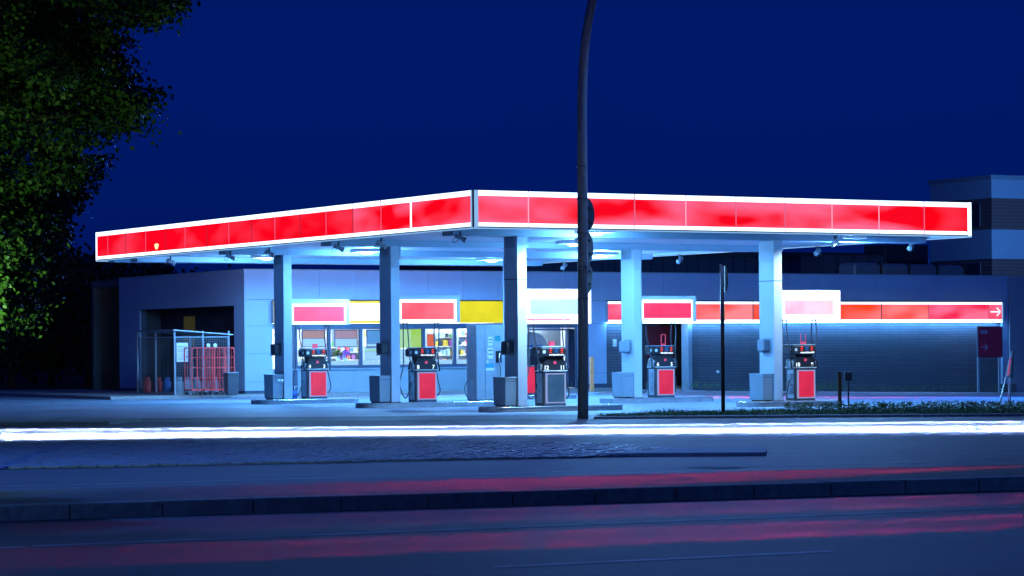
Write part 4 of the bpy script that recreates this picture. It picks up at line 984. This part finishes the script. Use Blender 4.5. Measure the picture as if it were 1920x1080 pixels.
# thin post with an edge-on sign
b_ = gnd(1356, 780); Y = b_.y; top = at(1356, 497, Y).z
t = thing('sign_post', 'thin dark post on the grass verge with a small sign seen edge-on', 'post', (b_.x, Y, 0))
part('pole', MB().cyl((0, 0, 0), .05, top, 14), 'black_plastic', t, True); part('cap', MB().cyl((0, 0, top), .052, .02, 14), 'black_plastic', t)
zz = at(1356, 548, Y).z
part('edge_on_plate', MB().vprism([(.065+.0, zz), (.085, zz), (.13, zz+.2), (.13, zz+.5), (.085, top-.02), (.065, top-.02)], -.28, .28), 'signal_green', t)
part('bracket', MB().box(.03, .07, -.03, .03, zz+.15, zz+.19).box(.03, .07, -.03, .03, top-.2, top-.16), 'chrome', t)
part('pink_trail_strip', MB().box(.052, .066, -.03, .03, at(1356, 601, Y).z, at(1356, 572, Y).z), M['poster_orange'], t)  # pinkish trail on the post, drawn as a glowing strip
# stake and small box on post
b_ = gnd(1575, 770); Y = b_.y; tz = at(1575, 697, Y).z
t = thing('wooden_stake', 'weathered brown wooden stake on the verge right of pump 10', 'stake', (b_.x, Y, 0))
part('stake', MB().box(-.055, .045, -.03, .03, 0, tz, .01), 'wood', t); part('nail_plate', MB().box(-.02, .02, -.036, -.031, tz*.5, tz*.55), 'dark_grey', t)
b_ = gnd(1591, 771); Y = b_.y; tz = at(1591, 699, Y).z
t = thing('meter_box', 'small dark box on a thin post beside the wooden stake', 'box', (b_.x, Y, 0))
part('post', MB().cyl((0, 0, 0), .022, tz-.2, 10), 'black_plastic', t); part('box', MB().box(-.10, .10, -.05, .05, tz-.21, tz, .012), 'dark_grey', t); part('lid', MB().box(-.11, .11, -.06, .06, tz+.001, tz+.015), 'black_plastic', t)
# easel sign at the right
Y = gnd(1893, 757, .05).y; q = at(1893, 757, Y); t = thing('easel_board', 'leaning A-frame sign board with pink lettering at the right of the verge', 'sign', (q.x, Y, 0))
def ex(px_, py_): p = at(px_, py_, Y); return (p.x-q.x, p.z)
def bar(a, b, y, r): return MB().tube([(ex(*a)[0], y, ex(*a)[1]), (ex(*b)[0], y, ex(*b)[1])], r, 6)
part('board', MB().vprism([ex(1886, 707), ex(1893.5, 709), ex(1898.5, 658), ex(1895, 658)], -.02, .0), 'paper', t)
part('lettering', MB().vprism([ex(1888.5, 703), ex(1891, 703.5), ex(1895.2, 672), ex(1893.8, 672)], -.026, -.021), M['badge'], t)
part('rear_board', MB().vprism([ex(1894, 708), ex(1901, 710), ex(1903, 658), ex(1899, 658)], .15, .17), 'dark_grey', t)
for a, b, y in (((1874.5, 757), (1886, 707), -.01), ((1890, 757), (1893, 708), -.01), ((1878, 757), (1893, 680), .2), ((1896, 757), (1901, 680), .2)): part('leg', bar(a, b, y, .02), 'chrome' if y < 0 else 'dark_grey', t)
# brown sign board on two posts near the end of the brick wall
v = VS-1.4; ua, zt_ = onv(1834, 613, v); ub, zb_ = onv(1879, 669, v)
t = thing('direction_board', 'dull red board with a faint arrow on two posts by the brick wall end', 'sign', L(ua, v, -.5), TH)
w = ub-ua; z0, z1_ = zb_+.5, zt_+.5
part('board', MB().box(0, w, 0, .06, z0, z1_, .01), mat('board_red', (.55, .03, .08), .5), t); part('rim', MB().box(-.02, 0, -.01, .07, z0, z1_).box(w, w+.02, -.01, .07, z0, z1_).box(0, w, -.01, .07, z0-.02, z0).box(0, w, -.01, .07, z1_, z1_+.02), M['frame_dark'], t)
for x in (.03, w-.12): part('post', MB().box(x, x+.09, .07, .14, 0, z1_), 'steel_grey', t)
part('arrow', arrow(.12, .52, z0+.42, .04, .13, -.006), mat('faint_white', (.45, .35, .5), .6), t)
part('faint_lettering', MB().box(.12, .2, -.004, -.001, z1_-.3, z1_-.14).box(.23, .33, -.004, -.001, z1_-.3, z1_-.14).box(.36, .5, -.004, -.001, z1_-.3, z1_-.14), MATS['faint_white'], t)
# orange bollard
q = gnd(1110, 739, .0); t = thing('marker_bollard', 'slim pale orange bollard by the pier right of the lamp post', 'bollard', q, TH)
part('shaft', MB().box(-.08, .08, -.04, .04, .06, 1.4, .015), 'orange_wood', t); part('foot', MB().cyl((0, 0, 0), .3, .1, 16, prof=[(.32, 0), (.3, .05), (.1, .1)]), 'bin_grey', t)

# ================================================================ BACKGROUND BUILDINGS
q = at(1860, 500, 152); u, v = uv(q); zt = at(1860, 336, 152).z
t = thing('office_block', 'office block with white and brown brick bands at the far right', 'building', L(u, v, 0), TH)
def oz(py): return at(1860, py, 152).z
for i, (a, b, m) in enumerate(((336, 371, 'office_white'), (371, 430, 'b'), (430, 485, 'office_white'), (485, 560, 'b'), (560, 700, 'office_white'))):
    mm_ = M['brown_brick'] if m == 'b' else mat('office_white', (.42, .55, .70), .6, var=.05)
    off = 0 if m != 'b' else .04
    part('wall_band', MB().box(off, 26, off, 5.5, oz(b), oz(a)), mm_, t)
part('parapet', MB().box(-.1, 26, -.1, 5.6, zt, zt+.25), 'steel_grey', t)
for (a, b) in ((380, 424), (492, 516)):
    for k in range(3):
        wn = part('window', MB().box(-.03, .02, 1+k*1.4, 1.0+k*1.4+1.1, oz(b), oz(a)), 'glass_dark', t); part('frame', MB().box(-.05, -.032, 1+k*1.4-.06, 1+k*1.4, oz(b), oz(a)), 'steel_grey', wn)
q = at(990, 520, 165); u, v = uv(q); u2 = onv(1700, 500, v)[0]
t = thing('warehouse', 'low dark blue corrugated warehouse behind the shop roof', 'building', L(u, v, 0), TH)
part('wall', MB().box(0, u2-u, 0, 20, 0, onv(1500, 482, v)[1]), 'corrugated', t); part('roof', MB().box(-.3, u2-u+.3, -.3, 20, onv(1500, 482, v)[1]+.01, onv(1500, 482, v)[1]+.3), 'roof', t)
# rooftop plant behind the fascia
v = VS+6
t = thing('plant_housing', 'black plant housing on the shop roof behind the canopy end', 'rooftop unit', L(onv(1660, 480, v)[0], v, ZR-.02), TH)
w = onv(1741, 480, v)[0]-onv(1660, 480, v)[0]; part('housing', MB().box(0, w, 0, 1.6, 0, onv(1700, 458, v)[1]-ZR, .03), 'dark_grey', t); part('grille', MB().box(.1, w-.1, -.02, -.001, .3, .9), 'black_plastic', t)
t = thing('plant_housing', 'wide low dark blue plant housing left of the black one', 'rooftop unit', L(onv(1540, 480, v)[0], v, ZR-.02), TH)
w = onv(1658, 480, v)[0]-onv(1540, 480, v)[0]; part('housing', MB().box(0, w, 0, 1.6, 0, onv(1600, 476, v)[1]-ZR, .03), 'corrugated', t); part('cap', MB().box(-.05, w+.05, -.05, 1.65, onv(1600, 476, v)[1]-ZR+.002, onv(1600, 476, v)[1]-ZR+.06), 'dark_grey', t)
v = VS+3; fd = None
dn = ['first', 'second', 'third', 'fourth']
for k, (a, b) in enumerate(((1602, 1652), (1654, 1705), (1707, 1758), (1760, 1809))):
    ua, ub = onv(a, 500, v)[0], onv(b, 500, v)[0]; h = onv(1700, 494+k, v)[1]-ZR+.04
    t = thing('roof_duct', 'rounded grey roof duct section, %s from the left of the four' % dn[k], 'duct', L(ua, v, ZR-.02), TH, 'roof duct sections on the shop')
    part('shell', MB().box(0, ub-ua, 0, 1.2, 0, h, .12), 'steel_grey', t); part('flange', MB().box(ub-ua+.001, ub-ua+.06, -.03, 1.23, 0, h+.04, .03), 'dark_grey', t)

# ================================================================ TREES
def leaf_cloud(centers, per, size, spread, flat=.7, seed=1):
    rr = random.Random(seed); mb = MB(); V = mb.v; Fc = mb.f
    for (c, s) in centers:
        for _ in range(int(per*s)):
            q = Vector(c)+Vector((rr.gauss(0, spread*s), rr.gauss(0, spread*s), rr.gauss(0, spread*s*flat)))
            a, e = rr.uniform(0, 2*pi), rr.uniform(-1.2, .4); L_ = size*rr.uniform(.7, 1.3)
            d = Vector((cos(a)*cos(e), sin(a)*cos(e), sin(e)))*L_; n_ = Vector((rr.uniform(-1, 1), rr.uniform(-1, 1), rr.uniform(-1, 1))).cross(d).normalized()*L_*.32
            k = len(V); V += [tuple(q), tuple(q+d*.45+n_), tuple(q+d), tuple(q+d*.45-n_)]; Fc.append((k, k+1, k+2, k+3))
    return mb
rr = random.Random(4)
TX, TY, TZ = -9.0, 30.0, 6.6
t = thing('foreground_tree', 'big leafy tree hanging into the left of the picture, lit green on its lower side', 'tree', (TX, TY, 0))
tk = MB().tube(smooth_path([(0, 0, 0), (.05, .02, 1.5), (-.05, 0, 3.0), (.1, .05, 4.6), (0, .1, 7)], 4), .26, 12, .12)
cent = []
def xmax(z):                                  # outline of the crown's right side above the road
    T = [(1.9, -5.9), (2.2, -5.5), (2.55, -5.3), (3.0, -5.15), (3.4, -5.05), (3.7, -4.75), (4.1, -4.55), (4.4, -4.0), (4.7, -3.8), (4.95, -4.35), (5.3, -4.15), (5.6, -3.65), (6.0, -3.6), (6.5, -3.9), (8, -4.6), (10, -6), (11.5, -8)]
    for (a, x0), (b, x1) in zip(T, T[1:]):
        if a <= z <= b: return x0+(x1-x0)*(z-a)/(b-a)
    return -9
br = MB()
tips = [(4.45, -3.95, -.5), (4.65, -3.85, .3), (5.7, -3.75, 0), (5.55, -3.8, -.8), (3.75, -4.7, .2), (2.6, -5.45, -.4), (2.35, -5.6, .3), (3.2, -5.2, 0), (2.9, -5.3, -.7), (2.3, -5.9, -.8), (2.5, -5.75, -1.1), (2.15, -6.0, .1), (2.45, -5.7, .9), (2.7, -5.6, -1.5), (2.2, -5.8, -.4), (6.1, -3.7, .6)]
for i in range(56):
    z = rr.uniform(2.1, 8.4); xe = xmax(z)-rr.uniform(.1, 1.6); ye = rr.uniform(-2.6, 2.6)
    if i < len(tips): z, xe, ye = tips[i]
    f_ = sqrt(max(.05, 1-(ye/3.6)**2)); xe = TX+(xe-TX)*f_
    s0 = Vector((0, .05, rr.uniform(2.8, 6.5))); e0 = Vector((xe-TX, ye, z))
    m0 = (s0+e0)/2+Vector((0, 0, rr.uniform(.2, .7)))
    path = smooth_path([s0, m0, e0], 5); br.tube(path, .05, 6, .012)
    for q in path[4:]:
        for k in range(3): cent.append((q+Vector((rr.gauss(0, .28), rr.gauss(0, .32), rr.gauss(0, .18))), rr.uniform(.6, 1.25)))
    for k in range(5):
        dv = Vector((rr.uniform(-.3, .75), rr.uniform(-.5, .5), rr.uniform(-.45, .15))); 
        for s in (.3, .6, .9): 
            cq = e0+dv*s
            if cq.x+TX < xmax(min(11.4, max(1.9, cq.z)))+.12: cent.append((cq, .55))
part('trunk', tk, 'bark', t, True); part('limbs', br, 'bark', t, True)
for i in range(330):
    z = rr.uniform(2.0, 9); x = rr.uniform(-8.5, xmax(z)-.35); y = rr.uniform(-2.4, 2.4); cent.append((Vector((x-TX, y, z)), rr.uniform(.6, 1.2)))
cent = [(c if c.x+TX < xmax(min(11.4, max(1.95, c.z)))-.16 else Vector((xmax(min(11.4, max(1.95, c.z)))-.16-TX-rr.uniform(0, .25), c.y, c.z)), q) for c, q in cent]
part('crown', leaf_cloud(cent, 150, .066, .145, seed=5), 'leaf', t)
# dark trees beyond the left end
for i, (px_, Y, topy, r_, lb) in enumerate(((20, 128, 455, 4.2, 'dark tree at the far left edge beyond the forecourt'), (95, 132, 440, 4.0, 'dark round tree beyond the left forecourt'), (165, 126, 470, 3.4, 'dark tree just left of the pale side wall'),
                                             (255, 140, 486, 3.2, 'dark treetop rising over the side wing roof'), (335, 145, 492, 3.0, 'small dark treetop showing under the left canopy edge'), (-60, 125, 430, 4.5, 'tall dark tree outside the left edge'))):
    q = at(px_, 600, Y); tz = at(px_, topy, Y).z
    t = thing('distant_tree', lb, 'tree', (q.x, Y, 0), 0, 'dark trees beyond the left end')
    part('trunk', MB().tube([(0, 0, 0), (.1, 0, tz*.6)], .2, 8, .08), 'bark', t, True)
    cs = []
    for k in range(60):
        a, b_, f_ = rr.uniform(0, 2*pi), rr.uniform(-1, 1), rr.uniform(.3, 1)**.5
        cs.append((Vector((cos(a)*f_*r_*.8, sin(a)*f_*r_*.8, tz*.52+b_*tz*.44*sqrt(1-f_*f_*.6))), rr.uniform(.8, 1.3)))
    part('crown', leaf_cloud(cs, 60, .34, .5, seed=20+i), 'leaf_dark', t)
# low dark building behind them
q = at(-100, 700, 150); t = thing('distant_shed', 'black low building behind the dark trees at the left', 'building', (q.x, 150, 0))
part('wall', MB().box(0, 11.5, 0, 8, 0, 6), 'dark_grey', t); part('roof', MB().add([(-.3, -.3, 6.01), (11.8, -.3, 6.01), (11.8, 8.3, 6.01), (-.3, 8.3, 6.01), (-.3, 4, 7.2), (11.8, 4, 7.2)], [(3, 2, 1, 0), (0, 1, 5, 4), (2, 3, 4, 5), (1, 2, 5), (3, 0, 4)]), 'roof', t)

# ================================================================ STREET LIGHT ON THE ROADS
def street_lamp(x, y, h, label, energy, col, rz=0, cone=130):
    t = thing('street_lamp', label, 'street lamp', (x, y, 0), rz, 'street lamps along the roads')
    part('pole', MB().tube(smooth_path([(0, 0, 0), (0, 0, h-1.2), (.15, 0, h-.3), (.9, 0, h)], 5), .09, 12, .05), 'pole_steel', t, True)
    hd = part('lamp_head', MB().box(.7, 1.4, -.14, .14, h-.05, h+.09, .04), 'dark_grey', t); part('lamp_glass', MB().box(.8, 1.3, -.1, .1, h-.08, h-.051), 'lens', hd)
    hx, hy = x+cos(rz)*1.05, y+sin(rz)*1.05
    lamp('street_lamp_light', 'SPOT', (hx, hy, h-.12), energy, col, target=(hx, hy, 0), cone=cone, blend=.7, size=.12)
SB = (.05, .20, 1)
street_lamp(-9, 20, 8.5, 'street lamp beside the near road on the left', 2400, SB, 0)
street_lamp(12, 22, 9, 'street lamp beside the near road on the right', 4300, SB, pi)
street_lamp(-7.6, 39, 10.5, 'street lamp on the median left of the picture', 6000, SB, 0, 120)
l_ = at(1300, -176, 66); lamp('street_lamp_light', 'SPOT', (l_.x+.4, 66, l_.z-.2), 9000, (.12, .3, 1), target=(l_.x, 55, 0), cone=120, blend=.7, size=.12)
street_lamp(26, 92, 8, 'street lamp right of the shop beyond the picture', 34000, (.035, .24, 1), pi, 150)

# ================================================================ UNSEEN CARS ADDED OUT OF VIEW, TO LAY LIGHT BANDS ON THE ROADS
def make_car(name, label, paint, loc, rz, first={}):
    t = thing(name, label, 'car', loc, rz, 'unseen cars added to light the roads')
    if first:
        for ch in list(first['r'].children):
            c = ch.copy(); C.objects.link(c); c.parent = t
            for g in list(ch.children):
                d = g.copy(); C.objects.link(d); d.parent = c
        return t
    first['r'] = t
    prof = [(-2.1, .32), (-2.15, .62), (-2.08, .86), (-1.5, .93), (-.9, .95), (.9, .94), (1.5, .88), (2.02, .74), (2.15, .55), (2.1, .32), (1.65, .24), (-1.65, .24)]
    mb = MB(); ws = (-.86, -.80, .80, .86); n = len(prof); sc_ = (.93, 1, 1, .93); k = 0
    for w, s in zip(ws, sc_):
        for (x, z) in prof: mb.v.append((x*(.985 if s < 1 else 1), w, .55+(z-.55)*s))
    for l in range(3):
        for i in range(n):
            j = (i+1) % n; mb.f.append((l*n+i, l*n+j, l*n+n+j, l*n+n+i))
    mb.f.append(tuple(range(n-1, -1, -1))); mb.f.append(tuple(range(3*n, 4*n)))
    part('body', mb, paint, t)
    cab = [(-1.75, .93, .74), (-1.25, 1.38, .58), (.35, 1.42, .58), (1.15, .93, .74)]; mb = MB()
    for s in (-1, 1):
        for (x, z, w) in cab: mb.v.append((x, s*w, z))
    mb.f += [(3, 2, 1, 0), (4, 5, 6, 7), (0, 1, 5, 4), (2, 3, 7, 6), (0, 4, 7, 3)]
    part('windows', mb, 'glass_dark', t); part('roof', MB().add([(-1.27, -.59, 1.37), (.37, -.59, 1.41), (.37, .59, 1.41), (-1.27, .59, 1.37), (-1.2, -.5, 1.43), (.3, -.5, 1.46), (.3, .5, 1.46), (-1.2, .5, 1.43)], [(4, 5, 6, 7), (0, 1, 5, 4), (1, 2, 6, 5), (2, 3, 7, 6), (3, 0, 4, 7)]), paint, t)
    for x in (-1.32, 1.32):
        for y in (-.8, .8):
            wh = part('wheel', MB().cyl((x, y-.1, .31), .31, .2, 24, 'y', prof=[(.28, 0), (.31, .03), (.31, .17), (.28, .2)]), 'rubber', t); part('rim', MB().cyl((x, y-.106, .31), .19, .212, 16, 'y'), 'chrome', wh)
    for y in (-.62, .62):
        part('headlight', MB().box(2.08, 2.16, y-.16, y+.16, .58, .70, .02), 'lens', t); part('tail_light', MB().box(-2.17, -2.10, y-.15, y+.15, .66, .80, .02), 'tail_red', t)
    part('bumper', MB().box(2.10, 2.2, -.8, .8, .34, .46, .02), 'black_plastic', t); part('bumper', MB().box(-2.22, -2.10, -.8, .8, .34, .46, .02), 'black_plastic', t)
    return t
def added_beam(loc, target, strength, col, width=16, zmin=.019, zmax=.22, pw_=3):
    """added spot standing for passing car light, stronger far out for an even band"""
    d = bpy.data.lights.new('added_beam', 'SPOT'); d.energy = 1; d.color = col; d.spot_size = radians(width); d.spot_blend = .9; d.shadow_soft_size = .05
    d.use_nodes = True; n = d.node_tree; em = n.nodes['Emission']; g = n.nodes.new('ShaderNodeNewGeometry'); sx_ = n.nodes.new('ShaderNodeSeparateXYZ')
    ab = n.nodes.new('ShaderNodeMath'); ab.operation = 'MULTIPLY'; ab.inputs[1].default_value = -1.0; mx = n.nodes.new('ShaderNodeMath'); mx.operation = 'MAXIMUM'; mx.inputs[1].default_value = zmin
    dv = n.nodes.new('ShaderNodeMath'); dv.operation = 'DIVIDE'; dv.inputs[0].default_value = zmin; p3 = n.nodes.new('ShaderNodeMath'); p3.operation = 'POWER'; p3.inputs[1].default_value = pw_
    ml = n.nodes.new('ShaderNodeMath'); ml.operation = 'MULTIPLY'; ml.inputs[1].default_value = strength
    cut = n.nodes.new('ShaderNodeMapRange'); cut.inputs['From Min'].default_value = zmin*.8; cut.inputs['From Max'].default_value = zmin*1.1; m2 = n.nodes.new('ShaderNodeMath'); m2.operation = 'MULTIPLY'
    n.links.new(g.outputs['Incoming'], sx_.inputs[0]); n.links.new(sx_.outputs[2], ab.inputs[0]); n.links.new(ab.outputs[0], mx.inputs[0]); n.links.new(mx.outputs[0], dv.inputs[1])
    n.links.new(dv.outputs[0], p3.inputs[0]); n.links.new(p3.outputs[0], ml.inputs[0]); n.links.new(ab.outputs[0], cut.inputs['Value']); n.links.new(ml.outputs[0], m2.inputs[0]); n.links.new(cut.outputs[0], m2.inputs[1]); n.links.new(m2.outputs[0], em.inputs['Strength'])
    o = bpy.data.objects.new('added_beam', d); C.objects.link(o); o.location = loc
    o.rotation_euler = (Vector(target)-Vector(loc)).to_track_quat('-Z', 'Y').to_euler(); return o
paint = mat('car_paint', (.10, .11, .12), .25, .3, var=.02)
def car(label, x, y, rz, front, strength, col, width, tgt, **k):
    t = make_car('added_car', label, paint, (x, y, 0), rz)
    s = 1 if front else -1; dx, dy = cos(rz)*s, sin(rz)*s; nx, ny = -sin(rz), cos(rz)
    for q in (-.62, .62):
        p = Vector((x+dx*2.22+nx*q, y+dy*2.22+ny*q, .66 if front else .74))
        added_beam(p, (tgt[0]+nx*q, tgt[1]+ny*q, 0), strength, col, width, **k)
    return t
HW = (.5, .66, 1)
car('grey car facing left in the far lane beyond the right edge, added to whiten the road', 17.5, 58.6, pi, True, 6e6, (.30, .42, 1), 20, (-8, 57.4))
car('grey car facing right in the far lane beyond the left edge, added to whiten the road', -17.5, 56.0, 0, True, 6e6, (.30, .42, 1), 20, (8, 56.4))
for (x, y, e, w, tx, ty) in ((15.3, 57.0, 8e7, 12, -8, 56.0), (15.3, 61.0, 5e7, 5, -8, 60.6), (-15.3, 55.6, 7e7, 12, 8, 56.2), (-15.3, 60.0, 3.6e7, 5, 8, 60.8)):
    added_beam((x, y, .7), (tx, ty, 0), e, HW, w, zmin=.017)  # extra beams with no car behind them, added for the bright band
a_ = math.atan(.385)
car('grey car with red tail lamps beyond the right edge, added to streak the near lane red', 20.0, 33.05, a_, False, 3.2e5, (1, .012, .06), 3.0, (1.0, 25.1), zmin=.034, pw_=1.6)
car('grey car with red tail lamps close to the median beyond the right edge, added to redden the road there', 20.0, 36.3, a_, False, 1.8e5, (1, .02, .08), 3.0, (3.0, 29.7), zmin=.037, pw_=1.6)
car('grey car with red tail lamps in the middle road beyond the right edge, added to redden the median', 11.5, 38.6, a_, False, 3.0e4, (1, .02, .09), 17, (-2, 31.2), zmin=.047, pw_=2.2)
car('grey car beyond the right edge, added to redden the forecourt', 24.5, 95, 0, False, 2.4e5, (1, .01, .05), 22, (12, 94), zmin=.05)
t = thing('added_lantern', 'low lantern post added beyond the left edge to light the foreground tree', 'lantern', (-6.6, 24.2, 0))
part('post', MB().cyl((0, 0, 0), .05, 1.0, 12), 'pole_steel', t); part('globe', MB().cyl((0, 0, 1.0), .15, .3, 16, prof=[(.06, 0), (.15, .08), (.16, .2), (.08, .32)]), 'lens', t)
lamp('added_tree_light', 'SPOT', (-6.6, 24.2, 1.45), 2600, (.48, 1, .48), target=(-6.3, 29, 1.9), cone=44, blend=.8, size=.15)  # unseen lantern's light, added to turn the lower leaves green

street_lamp(33, 139, 9, 'street lamp in front of the office block beyond the picture', 0.01, SB, pi)
lamp('street_lamp_light', 'POINT', (31.9, 139, 8.9), 7000, (.10, .36, 1), size=.2)

for (u, v, e, tg) in ((U0+.45, onu(432, 478, U0+.45)[0], 800, L(cu+1, cv, 1.0)),):
    lamp('flood_lamp', 'SPOT', L(u, v, 4.62), e, (.8, .86, 1), target=tg, cone=60, blend=.9, size=.06)

q = gnd(1345, 876.5, .002); t = thing('manhole_cover', 'round iron manhole cover set in the middle road right of the lamp post', 'manhole cover', q)
part('cover', MB().cyl((0, 0, 0), .33, .008, 28), 'kerb_dark', t); part('ring', MB().cyl((0, 0, 0), .42, .004, 28), 'kerb_dark', t)

# entrance lobby: dark partition added against interior glare, and what stands before it
ua, ub = fu(988), fu(1081)
part('added_partition', MB().box(ua-.3, ub+.45, VS+2.0, VS+2.1, .14, 2.94), mat('partition', (.10, .13, .17), .6, var=.15, scale=1.5), sh)
t = thing('display_counter', 'pale domed display counter seen through the shop entrance behind pump 12', 'counter', L(ua+.1, VS+1.2, .14), TH)
dm = MB(); pts = [(0, 1.2)]+[(.75-.75*cos(pi*k/12), 1.75+.5*sin(pi*k/12)) for k in range(13)]+[(1.5, 1.2)]; dm.vprism(pts, 0, .6); part('dome', dm, 'stainless', t); part('base', MB().box(.02, 1.48, .02, .58, 0, 1.198), 'dark_grey', t)
for x in (.12, .55, .98): part('drawer', MB().box(x, x+.34, -.012, -.001, 1.25, 1.72), 'red_dark' if x < .2 else 'blue_paint', t)

lamp('added_tree_light', 'SPOT', (-6.6, 24.2, 1.45), 250, (.50, 1, .30), target=(-5.4, 29, 4.0), cone=95, blend=.9, size=.15)  # second added light, a faint green over the whole crown
